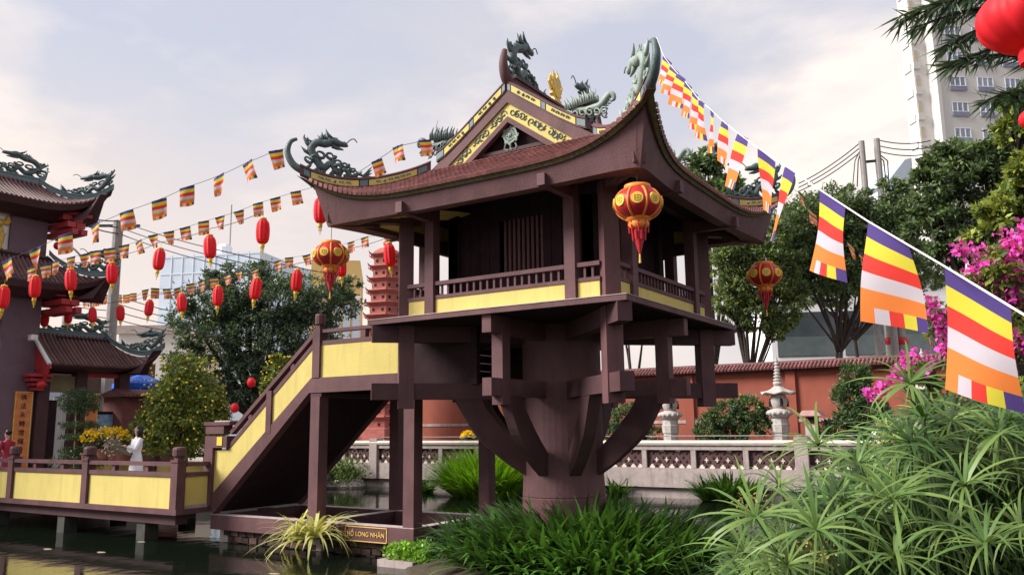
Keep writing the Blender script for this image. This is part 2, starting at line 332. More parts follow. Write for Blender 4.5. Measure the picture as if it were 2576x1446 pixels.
# ------------------------------------------------------------------ ornaments shared by the roofs
def smooth_path(P, k=5):                            # Catmull-Rom through 2-d / 3-d control points
    P = [V3((*p, 0)) if len(p) == 2 else V3(p) for p in P]; o = []
    for i in range(len(P)-1):
        a, b, c, d = P[max(i-1,0)], P[i], P[i+1], P[min(i+2, len(P)-1)]
        for j in range(k):
            t = j/k; o.append(0.5*((2*b)+(c-a)*t+(2*a-5*b+4*c-d)*t*t+(3*b-a-3*c+d)*t**3))
    return o+[P[-1]]
def spiral(c, r, a0, turns=1.15, k=14, sgn=1, shrink=0.55):
    return [(c[0]+r*(1-shrink*i/k)*math.cos(a0+sgn*2*math.pi*turns*i/k), c[1]+r*(1-shrink*i/k)*math.sin(a0+sgn*2*math.pi*turns*i/k)) for i in range(k+1)]
def dragon(place, H=1.0, seed=0, body=0.062, whisk=True, dense=1.0):
    """openwork dragon in a unit strip: u 0 (outer end, tall) to 1 (tail); place(u, z, off) -> world point"""
    rnd = random.Random(seed); mb = MB()
    def T(pts, r, n=6): mb.tube([place(p[0], p[1]*H, p[2] if len(p) > 2 else 0) for p in pts], r, n)
    main = smooth_path([(1.0,.03),(.88,.10),(.78,.05),(.66,.20),(.56,.10),(.44,.28),(.33,.14),(.20,.26),(.11,.46),(.20,.66),(.33,.70),(.44,.78)], 5)
    m = len(main)
    T([(p.x, p.y) for p in main], [body*(0.35+0.85*min(1, i/m*1.6))*(1.0 if i < m-6 else 1.1) for i in range(m)], 7)
    # head: skull, snout, jaw
    hx, hz = .44, .78
    T([(hx-.05,hz),(hx+.05,hz+.03),(hx+.14,hz-.01),(hx+.24,hz-.02),(hx+.27,hz-.05)], [body*1.0, body*1.25, body*.95, body*.75, body*.3], 7)
    T([(hx+.02,hz-.08),(hx+.10,hz-.12),(hx+.20,hz-.14)], [body*.8, body*.55, body*.2])
    T([(hx+.20,hz-.01,.02),(hx+.22,hz+.05,.02)], [body*.5, body*.15]); T([(hx+.06,hz+.07,.03),(hx+.10,hz+.10,.03)], [body*.5, body*.2])
    # horns and swept mane
    for off in (-.04, .04): T([(hx+.02,hz+.06,off),(hx-.06,hz+.14,off*1.4),(hx-.10,hz+.24,off*1.8)], [body*.5, body*.4, body*.1])
    for i in range(7):
        a = math.radians(125+18*i); l = .13+.05*rnd.random(); off = rnd.uniform(-.05, .05)
        x0, z0 = hx-.05+.03*math.cos(a), hz+.03*math.sin(a)
        T([(x0,z0,off),(x0+l*.6*math.cos(a),z0+l*.6*math.sin(a),off),(x0+l*math.cos(a-.35),z0+l*math.sin(a-.35),off*1.3)], [body*.55, body*.4, body*.06], 5)
    if whisk:
        for off in (-.05, .05): T(smooth_path([(hx+.24,hz),(hx+.30,hz+.10),(hx+.37,hz+.13),(hx+.42,hz+.05)], 3), body*.16, 4)
    # spines along the back, curls below, flames
    for i in range(4, m-5, 3):
        p = main[i]; q = main[i+1]; t = (q-p).normalized(); nx, nz = -t.y, t.x
        if nz < 0: nx, nz = -nx, -nz
        T([(p.x,p.y),(p.x+nx*.075+t.x*-.03,p.y+nz*.075)], [body*.5, body*.05], 5)
    for (c, r, a0, sg) in ((( .26,.42),.095,3.6,1),((.43,.46),.085,0.2,-1),((.55,.34),.075,2.6,1),((.67,.30),.06,0.4,-1),((.06,.20),.085,1.2,-1),((.80,.20),.05,2.2,1),((.30,.06),.06,3.2,1),((.52,.04),.055,0.0,-1),((.08,.62),.06,2.0,1),((.72,.07),.05,3.0,1)):
        if rnd.random() > dense: continue
        T(spiral(c, r, a0, 1.1, 11, sg), [body*(.62-.4*i/11) for i in range(12)], 5)
    for i in range(7):
        x = .05+.13*i; T([(x,.0),(x+.05,.09+.05*rnd.random()),(x+.01,.17+.05*rnd.random())], [body*.7, body*.5, body*.08], 5)
    # legs with claws, tail tuft
    for (x, z, dx) in ((.26,.30,-.16),(.50,.22,.13)):
        T([(x,z,.03),(x+dx*.5,z+.05,.07),(x+dx,z-.04,.07)], [body*.75, body*.55, body*.4]);
        for j in (-1,0,1): T([(x+dx,z-.04,.07+.02*j),(x+dx+.05*j+.03,z-.11,.08+.03*j)], [body*.3, body*.05], 4)
    for j in range(4): T([(.97,.04),(1.06,.03+.05*j),(1.12,.02+.08*j)], [body*.4, body*.3, body*.05], 4)
    T([(.13,.5),(.03,.56),(-.03,.66),(-.01,.74)], [body*.8, body*.6, body*.4, body*.06])
    T([(.10,.36),(.0,.36),(-.07,.42)], [body*.7, body*.5, body*.06])
    return mb
def along(path):                                     # arclength lookup on a polyline of Vectors
    L_ = [0.0]
    for a, b in zip(path[:-1], path[1:]): L_.append(L_[-1]+(b-a).length)
    def f(d):
        d = max(-0.3, min(L_[-1]+0.3, d))
        for i in range(len(path)-1):
            if d <= L_[i+1] or i == len(path)-2:
                t = (d-L_[i])/max(1e-6, L_[i+1]-L_[i]); return path[i].lerp(path[i+1], t) if 0 <= t <= 1 else path[i]+(path[i+1]-path[i])*t
    return f, L_[-1]
def ridge_wall(path, h, th, parent, name, bodym, panels, d0=0.0, side=None, motif=True, seed=1):
    """raised ridge along a path: maroon core with a rounded cap and inlaid side panels (yellow / blue-green)"""
    f, Ln = along(path); mb = MB(); n = max(2, int(Ln/0.12)); pts = [f(Ln*i/n) for i in range(n+1)]
    up = V3((0,0,1)); vs = []
    sd = [((pts[min(i+1,n)]-pts[max(i-1,0)]).cross(up)).normalized() for i in range(n+1)]
    prof = [(-.5,0),(-.5,.72),(-.62,.74),(-.62,.86),(-.3,1.0),(.3,1.0),(.62,.86),(.62,.74),(.5,.72),(.5,0)]
    for p, q in zip(pts, sd): vs += [p+q*(a*th)+up*(b*h) for a, b in prof]
    k = len(prof); fs = [(i*k+j, i*k+(j+1)%k, (i+1)*k+(j+1)%k, (i+1)*k+j) for i in range(n) for j in range(k)]+[tuple(range(k-1,-1,-1)), tuple(n*k+j for j in range(k))]
    mb.add(vs, fs); core = part(name, mb, bodym, parent)
    if not panels: return core
    tot = sum(p[0] for p in panels); d = d0; span = Ln-2*d0; rnd = random.Random(seed)
    for ln, mm in panels:
        a, b = d+0.015, d+span*ln/tot-0.015; d += span*ln/tot
        kk = max(1, int((b-a)/0.12)); mot = MB()
        for sg in ((-1,1) if side is None else (side,)):
            P = []; pm = MB()
            for i in range(kk+1):
                p = f(a+(b-a)*i/kk); p2 = f(a+(b-a)*i/kk+0.02); q = (p2-p).cross(up).normalized()*sg
                P += [p+q*(th*.5+.012)+up*(.12*h), p+q*(th*.5+.012)+up*(.66*h)]
            pm.add(P, [(2*i, 2*i+2, 2*i+3, 2*i+1) for i in range(kk)]); part('ridge_panel', pm, mm, core)
            if motif and mm is yel and b-a > .3:
                m_ = int((b-a)/.13)
                for i in range(m_):
                    if i in (0, m_-1): continue
                    dd = a+(b-a)*(i+.5)/m_; p = f(dd); p2 = f(dd+.02); t = (p2-p).normalized(); q = t.cross(up).normalized()*sg
                    c = p+q*(th*.5+.02)+up*(.39*h)
                    if rnd.random() < .75: mot.tube([c+t*x*.1*rnd.choice((1,1.2))+up*z*h*.3 for x, z in ((-.5,-.3),(-.2,.5),(.1,-.2),(.3,.5),(.5,.1))], .012, 4)
                    else: mot.ball(c, .035, 6, 4)
        if mot.v: part('scrollwork', mot, teal_b, core, kind='stuff')
    return core
def hook(mb, pts, r0, r1, n=8):
    p = smooth_path(pts, 5); m = len(p); mb.tube(p, [r0+(r1-r0)*(i/(m-1))**1.4 for i in range(m)], n)

# ------------------------------------------------------------------ general upswept hip roof
class Roof:
    """rectangular upswept roof: centre, half sizes at the top (ix, iy) and at the eave (ex, ey), heights, corner lift and stretch"""
    def __init__(s, c, ix, iy, ex, ey, z0, z1, lift, stretch, p=6, q=4, conc=.85):
        s.c = c; s.ix, s.iy, s.ex, s.ey, s.z0, s.z1, s.lift, s.st, s.p, s.q, s.conc = ix, iy, ex, ey, z0, z1, lift, stretch, p, q, conc
    def pt(s, side, t, v, dz=0.0):                    # t -1..1 along the eave, v 0 (top) .. 1 (eave)
        k = s.st*abs(t)**4*v*v
        hx = s.ix+(s.ex-s.ix)*v+k; hy = s.iy+(s.ey-s.iy)*v+k
        z = s.z0-(s.z0-s.z1)*v**s.conc + s.lift*abs(t)**s.p*v**s.q + dz
        if side == 0: x, y = t*hx, -hy
        elif side == 1: x, y = hx, t*hy
        elif side == 2: x, y = -t*hx, hy
        else: x, y = -hx, -t*hy
        return V3((s.c[0]+x, s.c[1]+y, z))
    def fixed(s, side, a, v, dz=0.0):                 # the same for a tile column at distance a from the middle
        half0 = (s.ix+(s.ex-s.ix)*v) if side in (0, 2) else (s.iy+(s.ey-s.iy)*v); t = a/half0
        for _ in range(5): t = a/(half0+s.st*min(1.2, abs(t))**4*v*v)
        return (None if abs(t) > 1.0 else s.pt(side, t, v, dz)), t
    def hip(s, side, n=14, v0=0.0, dz=0.0): return [s.pt(side, 1.0, v0+(1-v0)*i/n, dz) for i in range(n+1)]
def tile_proto(wd, ln, n=4):
    mb = MB(); vs = []                                # x across, y down the slope, z up: an arched tile with a closed nose
    for y in (0, -ln):
        zz = 0.006 if y == 0 else 0.05
        for k in range(n+1):
            a = math.pi*k/n; vs.append((-wd/2*math.cos(a)*.96, -y, zz+wd*.30*math.sin(a)))
    m = n+1; fs = [(k, k+1, m+k+1, m+k) for k in range(n)]+[tuple(range(m, 2*m))]
    vs += [(-wd/2*.96, ln, .004), (wd/2*.96, ln, .004)]; fs.append((m, 2*m, 2*m+1, 2*m-1))
    return vs, fs
def frame_at(p, down, nrm):
    y = down.normalized(); z = (nrm-y*nrm.dot(y)).normalized(); x = y.cross(z)
    return Matrix(((x.x, y.x, z.x, p.x), (x.y, y.y, z.y, p.y), (x.z, y.z, z.z, p.z), (0,0,0,1)))
def roof_tiles(R, side, pitch, rows, parent, singles=0, m=None, deckm=None, v0=0.02):
    """tile columns on one side; the lowest rows as single tiles (shared mesh), the rest joined"""
    half = (R.ex if side in (0,2) else R.ey)+R.st; nc = int(half/pitch)
    ln = (R.pt(side, 0, 1)-R.pt(side, 0, 0)).length/rows*1.22
    vs, fs = tile_proto(pitch, ln); me = None; big = MB(); cnt = 0
    po = parent; org = ORG[parent.name]
    for j in range(rows-1, -1, -1):
        v = v0+(1-v0)*(j/rows)
        for i in range(-nc, nc+1):
            a = i*pitch; p, t = R.fixed(side, a, v)
            if p is None: continue
            p2, _ = R.fixed(side, a, min(1.0, v+.04)); pb, tb = R.fixed(side, a, max(0, v-.02))
            if p2 is None: continue
            q, _ = R.fixed(side, a+.03*(1 if a < 0 else -1), v)
            dn = p2-p; sdv = (q-p)*(1 if a < 0 else -1); nr = sdv.cross(dn)
            if nr.z < 0: nr = -nr
            M = frame_at(p, dn, nr)
            if cnt < singles:
                if me is None:
                    t_ = MB(); t_.add(vs, fs); me = t_.mesh('roof_tile', m)
                M2 = M.copy(); M2.translation = (p-org)*S; link('roof_tile', me, parent, mw=M2); cnt += 1
            else: big.add([M @ V3(x) for x in vs], fs)
    if big.v: part('tile_field', big, m, parent, kind='stuff')
    dk = MB(); dk.grid(lambda u, v: R.pt(side, 2*u-1, v, -.015), 24, 10)
    part('roof_deck', dk, deckm or m, parent)

# ------------------------------------------------------------------ the one-pillar pavilion
pav = thing('pillar_pavilion', 'maroon wooden temple pavilion with upswept tiled roof standing on one round pillar', 'pavilion', (0,0,-4.7))
mb = MB(); mb.lathe((0,0,0), [(.90,-5.3),(.90,-3.76),(.885,-3.745),(.885,-3.735),(.895,-3.72),(.87,-3.3),(.86,-.12)], 40)
part('pillar', mb, wood, pav, smooth=False)
# floor slab with a pale upper edge
mb = MB().box((-3,-3,-.115),(3,3,-.012)); slab = part('floor_slab', mb, wood, pav); part('slab_shade_sheet', MB().box((-2.9,-2.9,-.121),(2.9,2.9,-.116)), wood_i, slab)  # thin dark sheet paints in the shade beneath the floor
mb = MB().box((-3.012,-3.012,-.012),(3.012,3.012,.0)); part('slab_edge', mb, pale_top, slab)
R2 = math.sqrt(2)
for zt, zb, e in ((-.125,-.47,2.93),(-1.34,-1.68,2.93)):
    for sg in (1,-1):
        q = MB().bar((-e,-e*sg,(zt+zb)/2),(e,e*sg,(zt+zb)/2),.27,zt-zb); part('diagonal_beam', q, wood_d, pav)
    d = .006
    q = MB().bar((0,-2.92,(zt+zb)/2+d),(0,2.92,(zt+zb)/2+d),.21,zt-zb); part('cross_beam', q, wood, pav)
    q = MB().bar((-2.92,0,(zt+zb)/2-d),(2.92,0,(zt+zb)/2-d),.21,zt-zb); part('cross_beam', q, wood, pav)
for sx in (-1,1):
    for sy in (-1,1):
        q = MB().rbox((2.42*sx,2.42*sy),.32,.33,-1.87,-.117,math.radians(45)); part('under_post', q, wood, pav)
for x, y in ((0,-2.42),(0,2.42),(2.42,0),(-2.42,0)):
    q = MB().rbox((x,y),.25 if x == 0 else .28,.28 if x == 0 else .25,-1.84,-.118,0); part('under_post', q, wood, pav)
# eight curved brackets springing from the pillar
outer = [(2.40,-1.66),(2.33,-1.76),(2.16,-2.06),(1.93,-2.43),(1.63,-2.72),(1.24,-3.04),(.84,-3.30)]
inner = [(.80,-2.86),(.98,-2.69),(1.26,-2.42),(1.50,-2.15),(1.72,-1.88),(1.82,-1.66)]
for k in range(8):
    a = math.pi/4*k; ca, sa = math.cos(a), math.sin(a); q = MB(); wd = .25 if k % 2 else .22
    poly = smooth_path(outer, 3)+smooth_path(inner, 3)
    q.prism([(p.x*ca+wd/2*sa, p.x*sa-wd/2*ca, p.y) for p in poly], (-wd*sa, wd*ca, 0)); part('curved_bracket', q, wood_d, pav)
# balcony: posts, rails, balusters, yellow panels on four sides
def side_xf(k):                                     # local (along, outward) -> world, k = 0 front, 1 right, 2 back, 3 left
    return [lambda a, o: (a, -o), lambda a, o: (o, a), lambda a, o: (-a, o), lambda a, o: (-o, -a)][k]
def sbox(mb, k, a0, a1, o0, o1, z0, z1):
    f = side_xf(k); p, q = f(a0, o0), f(a1, o1)
    return mb.box((min(p[0],q[0]), min(p[1],q[1]), z0), (max(p[0],q[0]), max(p[1],q[1]), z1))
bal_me = {}
for k in range(4):
    for c in (-1.675, 1.675):
        part('balcony_post', sbox(MB(), k, c-.113, c+.113, 2.37, 2.60, .0, 2.30), wood, pav)
    bays = ((-2.28,-1.79),(-1.56,1.56),(1.79,2.28))
    for a0, a1 in bays:
        part('railing', sbox(sbox(MB(), k, a0, a1, 2.44, 2.565, .655, .735), k, a0, a1, 2.45, 2.555, .375, .445), wood, pav)
        part('yellow_panel', sbox(MB(), k, a0+.02, a1-.02, 2.47, 2.535, .0, .372), yel, pav)
        n = 18 if a1-a0 > 1 else 2
        for i in range(n):
            a = a0+(a1-a0)*(i+1)/(n+1); f = side_xf(k); x, y = f(a, 2.505)
            if 'b' not in bal_me: bal_me['b'] = MB().box((-.022,-.022,0),(.022,.022,.21)).mesh('baluster', wood)
            link('baluster', bal_me['b'], pav, loc=((x)*S, (y)*S, (.445+4.7)*S))
for sx in (-1,1):
    for sy in (-1,1):
        part('corner_post', MB().rbox((2.43*sx,2.43*sy),.30,.30,.0,2.32,math.radians(45)), wood, pav)
for k in (2, 3):                                     # plaster over the far openings
    sbox_ = MB(); sbox(sbox_, k, -1.56, 1.56, 2.43, 2.55, 1.66, 1.97); part('lintel', sbox_, wood_d, pav)
    part('yellow_panel', sbox(MB(), k, -1.55, 1.55, 2.46, 2.53, 1.97, 2.75), yel, pav)
    for a0, a1 in ((-2.28,-1.79),(1.79,2.28)):
        part('lintel', sbox(MB(), k, a0, a1, 2.43, 2.55, 1.72, 2.0), wood_d, pav); part('yellow_panel', sbox(MB(), k, a0, a1, 2.46, 2.53, 2.0, 2.3), yel, pav)
for k in range(4):                                   # head beams under the eaves
    part('head_beam', sbox(MB(), k, -2.5, 2.5, 2.38, 2.58, 2.30, 2.56), wood_d, pav)
# inner shrine room: plank walls, corner posts, barred window
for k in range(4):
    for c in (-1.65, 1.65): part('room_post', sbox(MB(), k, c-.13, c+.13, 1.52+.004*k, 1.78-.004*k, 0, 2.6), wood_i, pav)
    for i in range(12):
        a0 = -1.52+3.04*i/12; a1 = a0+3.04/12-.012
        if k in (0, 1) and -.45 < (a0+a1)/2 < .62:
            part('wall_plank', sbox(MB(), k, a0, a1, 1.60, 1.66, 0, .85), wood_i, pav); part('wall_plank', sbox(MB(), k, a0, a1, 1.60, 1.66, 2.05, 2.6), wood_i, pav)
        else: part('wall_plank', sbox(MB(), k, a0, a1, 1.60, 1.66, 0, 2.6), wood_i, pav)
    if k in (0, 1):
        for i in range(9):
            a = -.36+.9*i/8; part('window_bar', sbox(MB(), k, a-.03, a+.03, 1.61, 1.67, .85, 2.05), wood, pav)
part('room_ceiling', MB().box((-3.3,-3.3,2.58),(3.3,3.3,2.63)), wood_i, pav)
# ---- roof
RF = Roof((0,0), 2.0, 2.0, 3.6, 3.6, 3.38, 2.43, .66, .45)
roof = link('roof', MB().box((-1.9,-1.9,2.66),(1.9,1.9,3.3)).mesh('roof', wood_i, (0,0,-4.7)), pav); ORG[roof.name] = V3((0,0,-4.7))
for k in range(4):
    roof_tiles(RF, k, .118, 11, roof, singles=(110 if k == 0 else 75 if k == 1 else 0), m=tile, deckm=wood_d)
for k in range(4):
    # mossy tile-edge strip, fascia board, soffit
    n = 40; E_ = [RF.pt(k, -1+2*i/n, 1.0) for i in range(n+1)]
    cen = V3((0,0,0))
    def inw(p, d): 
        q = V3((p.x, p.y, 0)); 
        f = [V3((0,1,0)), V3((-1,0,0)), V3((0,-1,0)), V3((1,0,0))][k]
        t = (abs(p.x) if k in (0,2) else abs(p.y))/4.05
        s_ = V3((-p.x, 0, 0)) if k in (0,2) else V3((0, -p.y, 0))
        d = d*(1+1.9*min(1, t)**6)
        return f*d + (s_.normalized()*d*min(1, t**5) if s_.length > 1e-6 else V3((0,0,0)))
    def band(a0, z0, a1, z1, flat0=None, flat1=None):
        P = []
        for p in E_:
            for d, z, fl in ((a0, z0, flat0), (a1, z1, flat1)):
                q = p+inw(p, d); q.z = (p.z+z) if fl is None else fl(p); P.append(q)
        return P, [(2*i, 2*i+2, 2*i+3, 2*i+1) for i in range(n)]
    mo = MB(); P, F = band(-.02, .012, .03, -.085); mo.add(P, F); P, F = band(.03, -.085, .10, -.06); mo.add(P, F)
    part('eave_edge', mo, moss, roof)
    fa = MB(); bot = lambda p: 2.035 - .05*max(0, (p.z-2.43)/.66)
    P, F = band(.06, -.07, .15, 0, None, bot); fa.add(P, F)
    P, F = band(.15, 0, .42, 0, bot, lambda p: bot(p)+.02); fa.add(P, F)
    P, F = band(.42, 0, .42, 0, lambda p: bot(p)+.02, lambda p: 2.42); fa.add(P, F)
    part('fascia', fa, wood, roof)
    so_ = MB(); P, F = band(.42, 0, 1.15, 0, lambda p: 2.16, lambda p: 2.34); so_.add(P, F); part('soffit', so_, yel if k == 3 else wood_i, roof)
# beam ends under the eave and corner blocks with the arm behind
for k in range(4):
    for c in (-1.67, 1.67):
        q = MB(); sbox(q, k, c-.08, c+.08, 2.55, 3.60, 2.02, 2.24); part('eave_arm', q, wood, roof)
for sx in (-1,1):
    for sy in (-1,1):
        q = MB().bar((2.2*sx,2.2*sy,2.24),(3.62*sx,3.62*sy,2.22),.22,.28); part('corner_arm', q, wood, roof)
# upper gable roof
for sg in (-1,1):
    dk = MB(); P0, P1 = (0,4.74), (2.02*sg,3.36)
    dk.prism([(P0[0],-2.05,P0[1]),(P1[0],-2.05,P1[1]),(P1[0],-2.05,P1[1]-.12),(P0[0],-2.05,P0[1]-.12)], (0,4.1,0)); part('gable_slope', dk, wood_d, roof)
    vs, fs = tile_proto(.118, .27); big = MB(); dn = V3((P1[0], 0, P1[1]-P0[1])); nr = V3((.57*sg,0,.82)).normalized()
    for i in range(-16, 17):
        for j in range(11):
            p = V3((0,0,P0[1]))+dn*(j/11.0)+V3((0,i*.122,.0)); M = frame_at(p, dn, nr); big.add([M @ V3(x) for x in vs], fs)
    part('tile_field', big, tile, roof, kind='stuff')
for sg in (-1,1):
    yy = -2.0*1; y0 = -2.0 if sg < 0 else 2.0; d = sg
    def tri(hw, za, zb, yo): return [V3((-hw, y0+d*yo, zb)), V3((0, y0+d*yo, za)), V3((hw, y0+d*yo, zb))]
    def band_tri(o_, i_, th, yo):
        q = MB(); A = tri(*o_, yo); B = tri(*i_, yo); off = V3((0, -d*th, 0))
        for a, b in ((0,1),(1,2)): q.prism([A[a], A[b], B[b], B[a]], off)
        return q
    gb = part('gable', band_tri((2.08,4.74,3.30),(1.64,4.47,3.30),.16,.10), wood, roof)
    part('gable_band', band_tri((1.64,4.47,3.30),(1.20,4.17,3.30),.10,.055), yel, gb)
    part('gable_frame', band_tri((1.20,4.17,3.30),(1.00,4.04,3.30),.14,.09), wood, gb)
    q = MB().prism(tri(1.25,4.2,3.25,-.18), (0,-d*.05,0)); part('gable_wall', q, wood_i, gb)
    part('gable_sill', MB().box((-.9, min(y0-d*.16, y0-d*.02), 3.42),(.9, max(y0-d*.16, y0-d*.02), 3.50)), wood_d, gb)
    sc_ = MB()
    for s2 in (-1,1):                                # painted scrolls in relief on the yellow band
        for i in range(11):
            t = .08+.84*i/10.6; cx = s2*(1.42*t); cz = 4.32-(4.32-3.34)*t
            if i in (3, 7): continue
            tx, tz = s2*.82, -.57
            sp = spiral((0,0), .085, 1.0*i, 1.0, 9, s2 if i % 2 else -s2, .7)
            sc_.tube([(cx+a, y0+d*.065, cz+b) for a, b in sp], .013, 4)
            sc_.tube([(cx+tx*.10+.03*b, y0+d*.065, cz+tz*.10+.03*a) for a, b in ((-1,-1),(0,1),(1,0),(2,1.5))], .012, 4)
    part('scrollwork', sc_, teal_b, gb, kind='stuff')
    ro = MB(); c = (0, y0-d*.02, 3.78)
    for i in range(8):
        a = 2*math.pi*i/8; sp = spiral((.13*math.cos(a), .13*math.sin(a)), .075, a, 1.1, 9, 1 if i % 2 else -1)
        ro.tube([(c[0]+x, c[1], c[2]+z) for x, z in sp], .017, 5); ro.tube([c, (c[0]+.2*math.cos(a), c[1], c[2]+.2*math.sin(a))], .016, 5)
    ro.tube([(c[0]+.16*math.cos(t*.393), c[1], c[2]+.16*math.sin(t*.393)) for t in range(17)], .018, 5); ro.ball(c, .05, 8, 6)
    for x in (-.12, 0, .12): ro.tube([(x, c[1], 3.6),(x*1.3, c[1], 3.5),(x*.8+.03, c[1], 3.46)], .018, 5)
    part('rosette', ro, teal_p, gb)
    # descending ridges on the gable edge with a beast at each foot
    for s2 in (-1,1):
        path = [V3((s2*x, y0+d*.02, z)) for x, z in ((.02,4.72),(.6,4.30),(1.2,3.87),(1.62,3.60),(1.86,3.50))]
        ridge_wall(path, .26, .2, roof, 'descending_ridge', wood, [(.06,teal_b),(.46,yel),(.07,teal_b),(.42,yel),(.12,teal_b)], seed=3+s2)
        bt = MB(); px = lambda u, z, o=0: V3((s2*(1.40+u*1.0), y0+d*(.02+o), 3.84-.30*u+z))
        hd = smooth_path([(.0,.10),(.2,.20),(.42,.20),(.60,.26),(.76,.34),(.88,.50),(.96,.58),(1.03,.55),(1.03,.47),(.98,.46)], 4)
        bt.tube([px(p.x, p.y) for p in hd], [.03+.065*math.sin(math.pi*min(1,.12+i/len(hd)*.95))*(1-.5*i/len(hd)) for i in range(len(hd))], 8)
        bt.tube([px(.12,.2),px(.26,.34),px(.40,.46),px(.52,.50),px(.60,.46)], [.05,.075,.07,.05,.02], 7); bt.tube([px(.44,.40),px(.54,.40),px(.60,.36)], [.035,.03,.01], 6)
        for i in range(26):
            a = (i % 13)/12; o_ = (.07 if i < 13 else -.07); w_ = .5+.5*math.sin(i*2.4)
            bt.tube([px(.02+.62*a,.14+.26*a, o_),px(.0+.62*a+.02*w_,.24+.28*a+.05*w_, o_*1.5),px(-.06+.62*a+.03*w_,.30+.28*a+.10*w_, o_*1.3)], [.035,.028,.004], 5)
        for i in range(11):
            a = i/10; bt.tube([px(*q, .09*(-1)**i) for q in spiral((.06+.80*a,.06+.14*a), .085, i*1.3, 1.1, 9, (-1)**i)], .018, 5)
        bt.tube([px(.45,.48,.03),px(.5,.64,.06),px(.42,.76,.09)], [.010,.008,.004], 4); bt.tube([px(.56,.48,-.03),px(.62,.64,-.06),px(.56,.74,-.09)], [.010,.008,.004], 4)
        for i in range(5): bt.tube([px(.72+.06*i,.36+.05*i),px(.80+.06*i,.28+.05*i),px(.88+.05*i,.29+.05*i)], [.03,.025,.004], 5)
        part('ridge_beast', bt, teal_p if s2 > 0 else teal, roof, smooth=True)
# main ridge, two dragons and the flaming pearl
part('main_ridge', MB().box((-.13,-1.95,4.66),(.13,1.95,5.02)).box((-.17,-1.97,5.02),(.17,1.97,5.08)), wood, roof)
for sg in (-1,1):
    pl = lambda u, z, o=0: V3((o*1.1, sg*(2.02-u*1.42), 5.04+z*1.0))
    part('ridge_dragon', dragon(pl, 1.22, 5, .085), teal, roof, smooth=True)
    hk = MB(); hook(hk, [(0,sg*1.85,4.86),(0,sg*2.12,5.02),(0,sg*2.22,5.3),(0,sg*2.16,5.62)], .14, .06); part('ridge_horn', hk, wood, roof, smooth=True)
pe = MB(); pe.lathe((0,0,0), [(.03,-.02),(.14,0),(.14,.03)], 10)
fl = [(0,.05)]; nfl = 9
poly = []
for i in range(25):
    a = math.pi*2*i/24-math.pi/2; r = .30 if i % 2 else .22
    poly.append((0, r*.78*math.cos(a), 5.42+r*1.15*math.sin(a)+(.10 if i % 2 and 8 < i < 18 else 0)))
pe = MB().prism([(-.04, y, z) for _, y, z in poly[:-1]], (.08,0,0)); 
for y, h, c in ((-.18,.28,-.05),(-.09,.38,.03),(.0,.30,-.02),(.09,.40,.04),(.18,.26,.02)): pe.tube([(0,y,5.58),(0,y+c,5.58+h*.6),(0,y-c*.4,5.58+h)], [.05,.035,.004], 6)
for sg in (-1,1): pe.tube([(0,sg*.2,5.45),(0,sg*.3,5.6),(0,sg*.27,5.72)], [.05,.03,.004], 6)
pe.box((-.07,-.16,5.06),(.07,.16,5.22)); part('flaming_pearl', pe, gold, roof, smooth=False)
part('pearl_disc', MB().tube([(-.06,0,5.42),(.06,0,5.42)], .13, 16), lyel, roof)
# hip ridges with dragons and horns
for k, pale in ((0,1),(1,0),(2,0),(3,0)):
    hp = RF.hip(k, 16, .04, .02); hp = hp
    ridge_wall(hp, .24, .17, roof, 'hip_ridge', wood, [(.09,teal_b),(.40,yel),(.07,teal_b),(.38,yel),(.06,teal_b)], d0=.08, seed=k+9)
    f, Ln = along(list(reversed(hp)))
    dv = V3((hp[-1].x, hp[-1].y, 0)).normalized(); sdv = V3((-dv.y, dv.x, 0))
    pl = lambda u, z, o=0: f(.10+u*1.32)+V3((0,0,.23+z*.98))+sdv*o*1.0
    part('hip_dragon', dragon(pl, 1.0, 11+k, .075), teal_p if pale else teal, roof, smooth=True)
    tip = hp[-1]; hk = MB()
    hook(hk, [tip-dv*.12+V3((0,0,.06)), tip+dv*.14+V3((0,0,.22)), tip+dv*.27+V3((0,0,.48)), tip+dv*.22+V3((0,0,.72)), tip+dv*.08+V3((0,0,.80))], .10 if k == 0 else .085, .035)
    part('hip_horn', hk, teal, roof, smooth=True)

